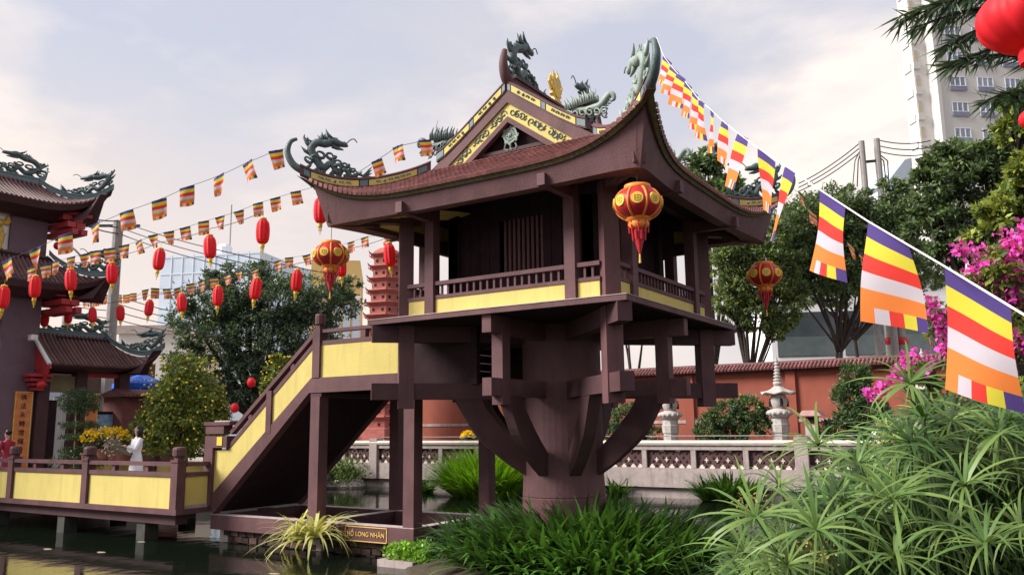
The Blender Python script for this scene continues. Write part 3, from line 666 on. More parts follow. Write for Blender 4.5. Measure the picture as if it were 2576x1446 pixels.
# ------------------------------------------------------------------ staircase with its landing and foundation frame
st = thing('staircase', 'maroon and yellow staircase with landing on square columns rising to the pavilion', 'staircase', (-6,0,-5.2))
for y0, y1 in ((-1.62,-1.40),(1.28,1.50)):
    ys = (y0+y1)/2
    # stringer
    q = MB().prism([(-9.62,y0,-3.92),(-9.62,y0,-4.16),(-9.53,y0,-4.40),(-6.14,y0,-1.40),(-3.3,y0,-1.39),(-3.3,y0,-1.04),(-6.08,y0,-1.04)], (0,y1-y0,0)); part('stringer', q, wood, st)
    ya, yb = y0+.045, y1-.045
    q = MB().prism([(-9.60,ya,-3.90),(-7.64,ya,-2.335),(-7.64,ya,-1.595),(-9.08,ya,-2.79),(-9.60,ya,-2.79)], (0,yb-ya,0)); part('yellow_panel', q, yel, st)
    q = MB().prism([(-7.46,ya,-2.19),(-6.05,ya,-1.05),(-6.05,ya,-.26),(-7.46,ya,-1.44)], (0,yb-ya,0)); part('yellow_panel', q, yel, st)
    q = MB().box((-5.80,ya,-1.04),(-3.32,yb,-.25)); part('yellow_panel', q, yel, st)
    part('mid_post', MB().box((-7.64,y0-.01,-2.36),(-7.46,y1+.01,-1.30)), wood, st)
    # rails: sloped and level
    yc = ys
    part('rail', MB().bar((-9.10,yc,-2.74),(-6.0,yc,-.19),.16,.10), wood, st); part('rail', MB().bar((-9.0,yc,-2.34),(-6.0,yc,.075),.17,.10), wood, st)
    part('rail', MB().box((-5.82,yc-.08,-.25),(-3.32,yc+.08,-.15)), wood, st); part('rail', MB().box((-5.82,yc-.085,.045),(-3.32,yc+.085,.125)), wood, st)
    part('rail_stud', MB().box((-4.52,yc-.07,-.15),(-4.37,yc+.07,.045)), wood, st)
    for xx, zz in ((-8.3,-2.0),(-6.8,-.78)): part('rail_stud', MB().box((xx-.06,yc-.06,zz-.28),(xx+.06,yc+.06,zz+.12)), wood, st)
    q = MB().box((-6.04,y0-.02,-1.04),(-5.80,y1+.02,.16)); q.box((-5.99,y0+.02,.16),(-5.85,y1-.02,.24)); q.lathe((-5.92,yc,0), [(.10,.24),(.135,.27),(.135,.48),(.12,.52)], 12); part('newel_post', q, wood, st)
    # lower newel block with a small niche light
    q = MB().box((-9.93,y0-.04,-4.2),(-9.60,y1+.04,-2.72)).box((-9.93,y0-.04,-2.72),(-9.05,y1+.04,-2.42)).box((-9.93,y0-.03,-2.36),(-9.2,y1+.03,-2.14)); q.box((-9.98,y0-.06,-2.14),(-8.95,y1+.06,-2.05)); part('foot_newel', q, wood, st)
    part('newel_cap', MB().box((-9.6,y0-.02,-2.05),(-8.98,y1+.02,-2.02)), pale_top, st)
    part('square_light', MB().box((-9.42,y0-.06,-2.66),(-9.22,y0-.03,-2.44)), lyel if y0 < 0 else wood, st)
    for x in (-6.08, -3.15): part('column', MB().box((x,y0+.01,-4.42),(x+.30,y1+.09,-1.50 if x < -5 else -1.40)), wood, st)
part('column_head', MB().box((-6.10,-1.60,-1.50),(-5.74,1.48,-1.402)), wood_d, st)
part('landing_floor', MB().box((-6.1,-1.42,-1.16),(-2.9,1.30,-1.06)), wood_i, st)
part('underside', MB().prism([(-9.5,-1.40,-4.36),(-6.12,-1.40,-1.38),(-6.12,-1.40,-1.28),(-9.6,-1.40,-4.2)], (0,2.68,0)), wood_i, st)  # dark tone stands in for the shade below the flight
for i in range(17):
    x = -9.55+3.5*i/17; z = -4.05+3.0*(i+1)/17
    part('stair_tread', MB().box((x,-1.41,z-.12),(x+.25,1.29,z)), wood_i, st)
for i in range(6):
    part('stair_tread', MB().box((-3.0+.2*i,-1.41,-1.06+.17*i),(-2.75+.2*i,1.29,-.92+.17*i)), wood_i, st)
part('stair_side_wall', MB().box((-3.28,-1.55,-1.36),(-1.2,-1.42,-.13)), wood_i, st); part('stair_side_wall', MB().box((-3.28,1.30,-1.36),(-1.2,1.42,-.13)), wood_i, st)
# frame of ground beams
fr = (('x',-1.62,-1.34),('x',1.24,1.50))
for _, y0, y1 in fr: part('ground_beam', MB().box((-9.6,y0,-4.78),(-2.84,y1,-4.42)), wood, st)
for x0, x1 in ((-3.10,-2.842),(-6.06,-5.80),(-9.5,-9.25)): part('ground_beam', MB().box((x0,-1.34,-4.77),(x1,1.24,-4.425)), wood_d, st)
for y0, y1 in ((-1.62,-1.34),(1.24,1.50)): part('beam_top', MB().box((-9.6,y0,-4.42),(-2.84,y1,-4.408)), pale_top, st)
for x0, x1 in ((-3.10,-2.842),(-6.06,-5.80)): part('beam_top', MB().box((x0,-1.34,-4.425),(x1,1.24,-4.414)), pale_top, st)
br = MB()
for j in range(3):
    for i in range(22):
        x = -9.2+.29*i+.14*(j % 2)+.02*math.sin(i*5+j); br.box((x,-1.50+.03*math.sin(i*7.3+j*2.1),-5.22+.15*j+.012*math.sin(i*3.1)),(x+.26,-1.3,-5.09+.15*j+.012*math.sin(i*2.3)))
part('brick_footing', br, mat('old_mossy_brick_shaded', (.06,.034,.028), .9, .5, 5.0, .5, 40, island=.45, dirt=.8, dirtcol=(.025,.03,.018)), st, kind='stuff')  # mossy brick, with the shadow over it darkened into the colour
for x in (-9.35, -6.0, -3.1): part('pier', MB().box((x,-1.5,-6.0),(x+.3,1.4,-4.8)), conc, st)
# gilded name board on the ground beam
nb = MB()
for a, b, c, d in ((-4.84,-3.58,-4.455,-4.445),(-4.84,-3.58,-4.765,-4.755)): nb.box((a,-1.635,d-.018),(b,-1.621,d))
for x in (-4.84,-3.598): nb.box((x,-1.635,-4.77),(x+.018,-1.621,-4.45))
part('name_board_frame', nb, gold, st)
_w = [text_mesh(t_, .2*S, .006) for t_ in ('HỒ', 'LONG', 'NHÃN')]; _x = [[v.co.x for v in m_.vertices] for m_ in _w]
_ws = [max(x)-min(x) for x in _x]; _gap = .085*S; _k = 1.10*S/(sum(_ws)+2*_gap); _cur = (-4.21+6)*S-.55*S
for m_, x, w_ in zip(_w, _x, _ws):
    m_.materials.clear(); m_.materials.append(gold); o = link('name_lettering', m_, st, loc=(_cur-min(x)*_k, -1.63*S, (-4.615+5.2)*S), rot=(math.pi/2, 0, 0)); o.scale = (_k,)*3; _cur += (w_+_gap)*_k

# ------------------------------------------------------------------ bridge
brg = thing('footbridge', 'low footbridge with yellow panels and maroon railings over the pond', 'bridge', (-15,0,-5.2))
part('deck', MB().box((-30,-2.5,-4.36),(-9.72,2.5,-4.14)), conc, brg)
part('edge_beam', MB().box((-30,-2.62,-4.36),(-9.66,-2.36,-4.22)), wood, brg); part('edge_beam', MB().box((-9.95,-2.36,-4.355),(-9.665,-1.6,-4.225)), wood, brg); part('edge_beam', MB().box((-30,2.2,-4.36),(-9.7,2.46,-4.22)), wood, brg)
part('under_beam', MB().box((-30,-2.45,-4.62),(-9.9,-2.1,-4.362)), wood_d, brg)
def bpost(x, y):
    q = MB().box((x-.13,y-.13,-4.22),(x+.13,y+.13,-3.06)); q.box((x-.15,y-.15,-3.06),(x+.15,y+.15,-3.0)); q.box((x-.09,y-.09,-3.0),(x+.09,y+.09,-2.93))
    q.lathe((x,y,0), [(.11,-2.93),(.165,-2.90),(.17,-2.74),(.15,-2.69),(.06,-2.67)], 12); part('bridge_post', q, wood, brg)
for y, s2 in ((-2.49,-1),(2.33,1)):
    xs = [-9.72-4.0*i for i in range(6)]
    for i, x in enumerate(xs):
        bpost(x-.1, y)
        if i:
            a, b = x+.05, xs[i-1]-.25
            part('yellow_panel', MB().box((a,y-.05,-4.22),(b,y+.05,-3.42)), yel, brg)
            part('bridge_rail', MB().box((a-.02,y-.09,-3.42),(b+.02,y+.09,-3.31)).box((a-.02,y-.10,-3.16),(b+.02,y+.10,-3.06)), wood, brg)
            for t in (.3,.7): part('rail_stud', MB().box((a+(b-a)*t-.07,y-.06,-3.31),(a+(b-a)*t+.07,y+.06,-3.16)), wood, brg)
part('yellow_panel', MB().box((-9.84,-2.34,-4.22),(-9.74,-1.66,-3.43)), yel, brg)
part('bridge_rail', MB().box((-9.88,-2.34,-3.43),(-9.70,-1.66,-3.32)).box((-9.89,-2.34,-3.17),(-9.69,-1.66,-3.07)), wood, brg)
for x in (-11.4,-15.2,-19.0):
    for y in (-2.2, 1.8): part('bridge_pier', MB().box((x-.18,y-.2,-6.1),(x+.18,y+.2,-4.625)), MATS.get('slimy_concrete') or mat('slimy_concrete', (.05,.05,.042), .8, .35, 5.0, .3, 40), brg)

# ------------------------------------------------------------------ foliage things
def scatter_crown(rng, clumps, n, spread=0.55, flat=0.7, tuft=34):
    """leaf centres gathered in many small tufts spread over a set of ellipsoids (centre, radii)"""
    vol = np.array([c[1][0]*c[1][1]*c[1][2] for c in clumps])**.7; vol /= vol.sum(); C = []; O = []
    for (c, r), f in zip(clumps, vol):
        m = max(4, int(n*f)); nt_ = max(5, m//tuft)
        d = unit(rng.normal(size=(nt_,3))); rad = rng.uniform(.35, 1.0, (nt_,1))**.5
        tc_ = np.array(c)+d*rad*np.array(r)
        k = rng.integers(0, nt_, m); ts = spread*min(r)*rng.uniform(.25, .55, nt_)
        p = tc_[k]+rng.normal(size=(m,3))*ts[k][:,None]*np.array([1,1,flat])*.6
        C.append(p); O.append(unit(p-np.array(c)))
    return np.concatenate(C), np.concatenate(O)
def tree(name, label, cat, base, clumps, n, leaf, mats, trunk_r=.15, seed=0, group=None, trunks=1, fork=.35, lmix=(1.0,), spread=.55, bm=None, tuft=34):
    rng = np.random.default_rng(seed); rnd = random.Random(seed); t = thing(name, label, cat, base, group); b = V3(base)
    tk = MB(); cs = [V3(c[0]) for c in clumps]; mid = sum(cs, V3((0,0,0)))/len(cs)
    for k in range(trunks):
        off = V3((rnd.uniform(-1,1), rnd.uniform(-1,1), 0))*(.25*trunk_r*4 if trunks > 1 else 0)
        fk = b.lerp(mid, fork)+V3((rnd.uniform(-.2,.2), rnd.uniform(-.2,.2), 0))*(2.2 if trunks > 1 else 1)
        tk.tube(smooth_path([b+off, b.lerp(fk,.5)+off+V3((rnd.uniform(-.12,.12),rnd.uniform(-.12,.12),0)), fk], 4), [trunk_r*(1-.35*i/8) for i in range(9)], 8)
        for c, r in clumps:
            cr_ = (c, r); c = V3(c)
            if trunks > 1 and clumps.index(cr_) % trunks != k: continue
            m_ = fk.lerp(c,.5)+V3((rnd.uniform(-.3,.3), rnd.uniform(-.3,.3), rnd.uniform(-.1,.25)))*.6
            tk.tube(smooth_path([fk, m_, c], 4), [trunk_r*.55*(1-.8*i/8)+.008 for i in range(9)], 6)
            for _ in range(5):
                e = c+V3((rnd.uniform(-1,1)*r[0], rnd.uniform(-1,1)*r[1], rnd.uniform(-.6,1)*r[2]))*.85
                tk.tube([m_.lerp(c,.4+.5*rnd.random()), e], [trunk_r*.16+.006, .006], 4)
    part('trunk', tk, bm or bark, t, smooth=True)
    C, O = scatter_crown(rng, clumps, n, spread, tuft=tuft)
    k = rng.choice(len(mats), len(C), p=np.array(lmix)/sum(lmix)) if len(mats) > 1 else np.zeros(len(C), int)
    for i, m in enumerate(mats):
        sel = k == i
        if not sel.any(): continue
        v, q = leaf_quads(rng, C[sel], leaf[0], leaf[1], out=O[sel])
        o = link('crown', np_mesh('crown', v, q, m, base), t)
    return t
def ring(c, r, n, seed, zs=1.0, jit=.25):            # helper: clumps around a crown centre
    rnd = random.Random(seed); L_ = [(tuple(c), (r*.62, r*.62, r*.55*zs))]
    for i in range(n):
        a = 2*math.pi*i/n+rnd.uniform(-.3,.3); e = rnd.uniform(-.5,.75)
        p = V3(c)+V3((math.cos(a)*math.cos(e), math.sin(a)*math.cos(e), math.sin(e)*zs))*r*rnd.uniform(.62,.85)
        q = r*rnd.uniform(.32,.46); L_.append((tuple(p), (q, q, q*.8)))
    return L_
def clump(name, label, c, n, length, width, m, seed, rad=.5, tilt=(.05,.7), droop=(.4,1.1), group=None, cat='plant', kind=None, zf=None, seg=4):
    rng = np.random.default_rng(seed); a = rng.uniform(0, 2*np.pi, n); r = rad*np.sqrt(rng.uniform(0,1,n))
    B = np.stack([c[0]+r*np.cos(a), c[1]+r*np.sin(a), np.full(n, c[2])], 1)
    if zf is not None: B[:,2] = zf(B[:,0], B[:,1])
    az = a+rng.normal(0, .7, n)
    tl = tilt[0]+(tilt[1]-tilt[0])*(r/rad)*rng.uniform(.5,1.2,n)
    v, q = blades(rng, B, az, length*rng.uniform(.6,1.15,n), width*rng.uniform(.7,1.2,n), tl, rng.uniform(*droop, n), seg)
    o = link(name, np_mesh(name, v, q, m, c)); o.location = V3(c)*S; return tag(o, label, cat, group, kind)

# ------------------------------------------------------------------ far side of the pond: parapet, garden wall, lanterns, stupa
pw = thing('pond_parapet', 'grey concrete pond parapet with cream coping and brown lattice panels', 'parapet', (-6,15.2,-5.2))
part('footing', MB().box((-24,15.32,-5.6),(14,15.6,-4.74)), conc, pw)
part('base_wall', MB().box((-24,15.14,-4.68),(14,15.5,-3.93)), conc, pw)
cp = MB(); cp.prism([(-24,15.06,-3.06),(-24,15.02,-2.97),(-24,15.08,-2.88),(-24,15.42,-2.88),(-24,15.48,-2.97),(-24,15.44,-3.06)], (38,0,0)); part('coping', cp, cope, pw)
part('under_coping', MB().box((-24,15.12,-3.24),(14,15.42,-3.06)), conc, pw)
lat_me = None
xs = [-23.2+2.045*i for i in range(19)]
for i, x in enumerate(xs):
    part('pier', MB().box((x-.10,15.13,-3.93),(x+.10,15.41,-3.24)), conc, pw)
    if i % 5 == 2: part('tall_pier', MB().box((x-.24,15.04,-4.68),(x+.24,15.52,-2.76)), conc, pw)
    if i < len(xs)-1:
        if lat_me is None:
            q = MB(); nx, nz = 14, 5; w_ = 1.845/nx; h_ = .69/nz; rnd = random.Random(4)
            q.box((.1,.10,0),(1.945,.14,.69))
            lat_me = q.mesh('panel_back', brown_p)
            q2 = MB()
            for cx in (.31,.72,1.13,1.54,1.84):
                q2.box((cx-.10,.045,.0),(cx+.10,.10,.07)).box((cx-.05,.043,.07),(cx+.05,.10,.13))
            for cx in (.5,.92,1.34): q2.box((cx-.02,.05,.22),(cx+.02,.10,.40)).box((cx-.07,.052,.29),(cx+.07,.10,.33))
            for cx in (.72,1.4): q2.box((cx-.09,.05,.62),(cx+.09,.10,.69))
            cr_me = q2.mesh('cream_crosses', cope)
            q3 = MB()
            for a in range(13):
                for b in range(4):
                    if (a+b) % 2: continue
                    X = .17+a*.14; Z = .10+b*.16; q3.box((X-.055,.06,Z-.02),(X+.055,.10,Z+.02)).box((X-.02,.062,Z-.055),(X+.02,.10,Z+.055))
            lt_me = q3.mesh('lattice', wood_d)
        lo = ((x+6)*S, (15.16-15.2)*S, (-3.93+5.2)*S)
        b_ = link('panel', lat_me, pw, loc=lo); 
        for nm, me_ in (('cross_relief', cr_me), ('lattice', lt_me)): link(nm, me_, b_)['kind'] = 'stuff'
part('guard_rail', MB().tube([(-24,15.75,-2.72),(14,15.75,-2.72)], .022, 6), grey, pw)

rw = thing('garden_wall', 'terracotta red garden wall with tiled cap and grey ledge behind the pond', 'wall', (0,20,-4.1))
part('wall_face', MB().box((-23,20.0,-4.2),(30,20.35,-.02)), redw, rw)
part('wall_ledge', MB().box((-23,19.9,-2.22),(30,20.0,-2.08)), conc, rw)
part('wall_base', MB().box((-23,19.93,-4.2),(30,20.0,-2.22)), redw, rw)
for x in (-16.6,-12.6,-8.6,-4.6,-.1,4.4,8.8,13): part('pilaster', MB().box((x-.2,19.86,-4.2),(x+.2,20.0,-.03)), redw, rw)
part('wall_cornice', MB().box((-23,19.78,-.10),(30,20.5,.0)), wood_d, rw)
tm_ = MB()
for i in range(340):
    x = -22.9+.156*i
    for y0, y1 in ((19.55,20.18),):
        tm_.tube([(x,y0,.02),(x,y1,.30)], .055, 5)
part('cap_tiles', tm_, tile, rw, kind='stuff')
part('cap_slope', MB().prism([(-23,19.6,-.01),(-23,20.18,.26),(-23,20.75,-.01)], (53,0,0)), tile, rw)
part('cap_ridge', MB().box((-23,20.08,.26),(30,20.28,.36)), tile_g, rw)

def stone_lantern(loc, label):
    x, y, z = loc; t = thing('stone_lantern', label, 'stone lantern', loc, 'stone lanterns along the garden wall')
    part('base', MB().lathe(loc, [(.42,0),(.42,.14),(.34,.16),(.34,.42),(.31,.44),(.30,.78),(.34,.80),(.36,1.12),(.33,1.14),(.32,1.34),(.34,1.36)], 8, a0=.39), stone, t)
    q = MB().lathe(loc, [(.33,1.36),(.40,1.42),(.47,1.52),(.49,1.60),(.45,1.66),(.30,1.70),(.24,1.74)], 20)
    for i in range(14):
        a = 2*math.pi*i/14; q.ball((x+.45*math.cos(a), y+.45*math.sin(a), z+1.55), .085, 6, 5)
    part('lotus_collar', q, stone, t, smooth=True)
    part('fire_box', MB().lathe(loc, [(.22,1.72),(.29,1.80),(.34,1.96),(.34,2.06),(.28,2.24),(.20,2.32)], 20), stone, t, smooth=True)
    q = MB()
    for i in range(4):
        a = -1.0+i*math.pi/2; c = V3((x+.335*math.cos(a), y+.335*math.sin(a), z+2.0)); q.ball((c.x,c.y,c.z+.09), .045, 6, 5); q.ball((c.x,c.y,c.z-.03), .07, 6, 5, sz=1.5); q.box((c.x-.05,c.y-.05,c.z-.2),(c.x+.05,c.y+.05,c.z-.1))
    part('niche_figure', q, wood_i, t)
    q = MB(); n = 24; V_ = []
    prof = [(.0,2.68),(.14,2.62),(.28,2.50),(.46,2.40),(.66,2.36),(.66,2.31),(.44,2.30),(.0,2.29)]
    for r, zz in prof:
        for k in range(n):
            a = 2*math.pi*k/n; lobes = 1+.05*math.cos(6*a)*(r/.66); V_.append((x+r*lobes*math.cos(a), y+r*lobes*math.sin(a), z+zz+.05*math.cos(6*a)*(r/.66)**2))
    q.add(V_, [(i*n+k, i*n+(k+1)%n, (i+1)*n+(k+1)%n, (i+1)*n+k) for i in range(len(prof)-1) for k in range(n)]); part('lotus_roof', q, stone, t, smooth=True)
    pr = [(.15,2.64),(.19,2.72),(.15,2.80)]
    for i in range(7): zz = 2.84+.125*i; rr = .165-.015*i; pr += [(rr*.6,zz-.03),(rr,zz),(rr,zz+.04),(rr*.6,zz+.07)]
    pr += [(.03,3.74),(.01,3.80)]; part('ringed_finial', MB().lathe(loc, pr, 12), stone, t)
    return t
stone_lantern((-.02,17.6,-3.42), 'tall grey stone lantern standing in front of the red wall, left of the conifer')
stone_lantern((-4.62,17.6,-3.42), 'stone lantern half hidden behind the right bracket of the pavilion')
stone_lantern((5.25,17.6,-3.42), 'rightmost stone lantern half hidden behind magenta blossom and striped flag')
sh = thing('shrine_lantern', 'small pinkish stone shrine with a flat roof beside the conifer', 'shrine', (1.35,17.0,-4.0))
part('plinth', MB().box((1.12,16.8,-4.0),(1.58,17.2,-2.35)), stone, sh); part('shrine_box', MB().box((1.15,16.82,-2.35),(1.55,17.18,-2.02)), brickr, sh)
part('opening', MB().box((1.24,16.80,-2.28),(1.46,16.82,-2.06)), wood_i, sh)
q = MB().prism([(.92,16.6,-2.0),(1.78,16.6,-2.0),(1.60,16.6,-1.80),(1.10,16.6,-1.80)], (0,.8,0)); part('shrine_roof', q, mat('pink_stone', (.50,.30,.28), .8, .15), sh)

sx, sy = -20.1, 17.0
sp_ = thing('brick_stupa', 'red brick tower with stacked eaves and knob finial left of the pavilion', 'stupa', (sx,sy,-4.0))
part('stupa_base', MB().lathe((sx,sy,0), [(1.75,-4.0),(1.75,-2.9),(1.65,-2.85),(1.6,-2.3),(1.45,-2.25)], 6, a0=.2), brickr, sp_)
ZT = 6.9; tiers = 14; z0 = -2.3; hh = (ZT-z0)/tiers
for i in range(tiers):
    r = 1.46-.056*i; h = hh
    q = MB().lathe((sx,sy,0), [(r,z0),(r,z0+h*.62),(r+.07,z0+h*.68),(r+.16,z0+h*.82),(r+.23,z0+h*.87),(r+.21,z0+h*.93),(r+.03,z0+h)], 6, a0=.2); tr_ = part('stupa_tier', q, brickr, sp_)
    q = MB()
    for k in range(6):
        a = .2+math.pi/3*k; q.tube([(sx+(r+.18)*math.cos(a), sy+(r+.18)*math.sin(a), z0+h*.86),(sx+(r+.31)*math.cos(a), sy+(r+.31)*math.sin(a), z0+h*.98),(sx+(r+.35)*math.cos(a), sy+(r+.35)*math.sin(a), z0+h*1.14)], [.05,.04,.01], 5)
    part('eave_corner', q, brickr, tr_)
    q = MB()
    for k in range(6):
        a = .2+math.pi/3*(k+.5); ri = r*math.cos(math.pi/6); tx, ty = -math.sin(a), math.cos(a)
        for o_ in (-.28,.28): c = V3((sx+ri*math.cos(a)+tx*o_*r, sy+ri*math.sin(a)+ty*o_*r, z0+h*.32)); q.rbox((c.x,c.y),.04,.12,c.z-.07,c.z+.07,a)
    part('niche', q, wood_i, tr_)
    z0 += h
part('stupa_cap', MB().lathe((sx,sy,0), [(.82,z0),(.68,z0+.14),(.40,z0+.30),(.14,z0+.38)], 6, a0=.2), brickr, sp_)
part('finial', MB().lathe((sx,sy,0), [(.14,z0+.36),(.10,z0+.44),(.18,z0+.5),(.21,z0+.64),(.14,z0+.74),(.10,z0+.78),(.15,z0+.85),(.15,z0+.92),(.03,z0+1.06)], 10), brickr, sp_, smooth=True)

def flower_pot(loc, label, n=420, r=.42, seed=3, h=.55):
    t = thing('flower_pot', label, 'flower pot', loc, None); x, y, z = loc
    part('pot', MB().lathe(loc, [(.20,0),(.28,.28),(.31,.30),(.31,.34),(.27,.34)], 14), pot_m, t)
    rng = np.random.default_rng(seed); d = unit(rng.normal(size=(n,3))); d[:,2] = np.abs(d[:,2])
    C = np.array([x,y,z+h*.7])+d*np.array([r,r,h*.6])*rng.uniform(.5,1,(n,1)); v, q = leaf_quads(rng, C, .12, .06); link('leaves', np_mesh('leaves', v, q, lf_dark, loc), t)
    d = unit(rng.normal(size=(n,3))); d[:,2] = np.abs(d[:,2])+.35; d = unit(d)
    C = np.array([x,y,z+h*.8])+d*np.array([r*1.05,r*1.05,h*.62]); v, q = leaf_quads(rng, C, .10, .09, up=1.0); o = link('blossoms', np_mesh('blossoms', v, q, fl_yel, loc), t); o['kind'] = 'stuff'
    return t
flower_pot((-14.4,16.6,-3.35), 'pot of yellow chrysanthemums on the far parapet seen between the stair columns', 600, .42, 5, .62)
vm = thing('stone_plinth_light', 'little yellow lamp with grey cap on the parapet end under the stairs', 'lamp', (-21.05,15.25,-2.88))
part('lamp_body', MB().box((-21.25,15.1,-2.76),(-20.85,15.45,-2.5)), lyel, vm); part('lamp_cap', MB().prism([(-21.42,14.95,-2.5),(-20.68,14.95,-2.5),(-20.8,14.95,-2.36),(-21.3,14.95,-2.36)], (0,.65,0)), stone, vm)

# bushes and conifer in the garden
tree('garden_bush', 'cloud-pruned green bush behind the parapet, left of the tall stone lantern', 'bush', (-2.0,17.6,-3.9), [((-2.9,17.6,-2.5),(.7,.6,.5)),((-2.2,17.5,-1.9),(.85,.7,.55)),((-1.3,17.6,-1.75),(.75,.6,.6)),((-1.0,17.5,-2.3),(.6,.6,.4)),((-2.0,17.4,-2.7),(.7,.6,.4))], 9500, (.15,.07), [lf_pine, lf_mid], .10, 21, lmix=(.6,.4))
tree('garden_bush', 'dark green bush in the garden seen between pillar and right bracket', 'bush', (-6.6,17.6,-3.9), [((-6.6,17.6,-2.0),(.8,.7,.7)),((-7.2,17.6,-2.6),(.7,.6,.5)),((-5.9,17.6,-2.7),(.8,.6,.5))], 6500, (.15,.07), [lf_pine, lf_mid], .09, 22, lmix=(.7,.3))
tree('conifer_tree', 'dense dark conifer with a pointed top against the red wall', 'conifer', (2.9,17.6,-4.0), [((2.9,17.6,-.55),(.5,.5,.6)),((2.8,17.6,-1.3),(.75,.7,.6)),((3.1,17.6,-2.0),(1.0,.9,.6)),((2.5,17.5,-2.6),(1.0,.9,.6)),((3.6,17.6,-2.8),(.9,.8,.5)),((2.2,17.5,-3.2),(.7,.7,.4))], 19000, (.17,.06), [lf_pine, lf_mid], .12, 23, lmix=(.72,.28))
for i, (u, v, n_, r_, s_, lb) in enumerate(((1222,1246,2600,2.1,2.3,'bright green reedy clump in the water behind the stair column'),(1832,1258,900,1.5,1.35,'small grassy clump at the foot of the parapet, right of the pillar'),(1556,1246,260,.7,1.0,'sparse weedy clump beside the pillar at the far waterline'),(1072,1236,120,.35,.7,'trailing plant at the waterline between two stair columns'))):
    c = onaxis(u, v, 2, WATER); clump('waterside_clump', lb, (c.x,c.y,WATER-.05), n_, s_, .085, lf_brt if i < 1 else lf_grass, 40+i, r_*.62, (.1,.9), (.3,1.0))
c = onaxis(862, 1226, 2, WATER)
rk = thing('mossy_rock', 'dark mossy rock with a shrub at the far edge of the pond', 'rock', (c.x,c.y,WATER))
q = MB(); rnd = random.Random(2)
for i in range(9): q.lathe((c.x+rnd.uniform(-.7,.7), c.y+rnd.uniform(-.3,.3), WATER-.1), [(.45*rnd.uniform(.6,1.2),0),(.5*rnd.uniform(.7,1.2),.2),(.3*rnd.uniform(.6,1.2),.45),(.05,.55)], 7, a0=rnd.random())
part('rock', q, conc, rk)
rng = np.random.default_rng(8); C = np.array([c.x,c.y,WATER+.75])+rng.normal(size=(1500,3))*np.array([.55,.4,.33]); v, q = leaf_quads(rng, C, .2, .09); link('shrub', np_mesh('shrub', v, q, lf_mid, c), rk)

# ------------------------------------------------------------------ temple gate at the end of the bridge
gt = thing('temple_gate', 'tall plum temple gate with tiered upswept roofs at the left edge', 'gate', (-22.6,-2.5,-4.16))
GX = -22.0
part('gate_pillar', MB().box((-23.2,-1.22,-4.2),(GX,.10,6.2)), plum, gt); part('gate_pillar', MB().box((-23.2,-6.1,-4.2),(GX,-4.9,6.2)), plum, gt)
part('gate_wall', MB().box((-23.0,-4.9,1.6),(-22.3,-1.22,6.2)), plum, gt)
part('plaque_frame', MB().box((-22.3,-4.2,4.0),(-22.12,-.98,5.78)), plast, gt)
q = MB(); rnd = random.Random(3)
for i in range(26): q.ball((-22.1, -1.25-rnd.random()*1.2, 4.25+rnd.random()*1.2), rnd.uniform(.08,.2), 7, 5, sz=rnd.uniform(.7,1.6))
part('plaque_relief', q, gold, gt, smooth=True)
class OpenRoof(Roof):                                # low y end cut square (a gable), only the other end is hipped
    cut = 1.8
    def pt(s, side, t, v, dz=0.0):
        if side == 1 and t < 0 or side == 3 and t > 0:
            hx = s.ix+(s.ex-s.ix)*v; z = s.z0-(s.z0-s.z1)*v**s.conc+dz
            return V3((s.c[0]+(hx if side == 1 else -hx), s.c[1]-abs(t)*s.cut, z))
        return Roof.pt(s, side, t, v, dz)
    def fixed(s, side, a, v, dz=0.0):
        if side == 1 and a < 0: return (s.pt(1, a/s.cut, v, dz) if a > -s.cut else None), a
        return Roof.fixed(s, side, a, v, dz)
def gate_roof(R, nm, tiles_sides, pitch, ridge_z, ridge_y, parent, sides=(0,1,2,3), hips=(0,1,2,3), dr_=1.0):
    rf = link(nm, MB().box((R.c[0]-R.ix-.2, R.c[1]-R.iy, R.z1-.1),(R.c[0]+R.ix+.2, R.c[1]+R.iy, R.z0-.12)).mesh(nm, wood_i, ORG[parent.name]), parent); ORG[rf.name] = ORG[parent.name]
    for k in sides:
        n = 30
        dk = MB().grid(lambda u, v: R.pt(k, 2*u-1, v, -.02), 20, 8); part('roof_deck', dk, tile_g, rf)
        if k in tiles_sides:
            half = (R.ex if k in (0,2) else R.ey)+R.st; nc = int(half/pitch); q = MB()
            for i in range(-nc, nc+1):
                P = []
                for j in range(9):
                    p, t = R.fixed(k, i*pitch, .02+.98*j/8)
                    if p is not None: P.append(p+V3((0,0,.02)))
                if len(P) > 2: q.tube(P, pitch*.30, 5)
            part('tile_rows', q, tile_g, rf, kind='stuff')
        E_ = [R.pt(k, -1+2*i/n, 1.0) for i in range(n+1)]; P = []
        inn = [V3((0,1,0)), V3((-1,0,0)), V3((0,-1,0)), V3((1,0,0))][k]
        for p in E_: P += [p, p+inn*.12+V3((0,0,-.22*dr_)), p+inn*.5+V3((0,0,-.30*dr_)), V3((*(p+inn*1.0).xy, R.z1-.42*dr_))]
        q = MB().add(P, [(4*i+j, 4*i+4+j, 4*i+5+j, 4*i+1+j) for i in range(n) for j in range(3)]); part('eave', q, wood_d, rf)
        if k not in hips: continue
        hp = R.hip(k, 12, 0, .03); ridge_wall(hp, .2, .16, rf, 'hip_ridge', teal_b, None)
        f, Ln = along(list(reversed(hp))); dv = (hp[-1]-hp[0]); dv.z = 0; dv.normalize(); sdv = V3((-dv.y, dv.x, 0))
        part('hip_dragon', dragon(lambda u, z, o=0: f(.05+u*min(1.9, Ln*.62))+V3((0,0,.2+z*.85))+sdv*o, 1.0, 31+k, .08, dense=.9), teal, rf, smooth=True)
    return rf
RU = Roof((-22.6,-2.5), .08, 2.45, 1.75, 3.72, 7.05, 5.92, .95, .4, conc=.8)
r_ = gate_roof(RU, 'upper_roof', (0,1), .16, 7.1, 2.6, gt)
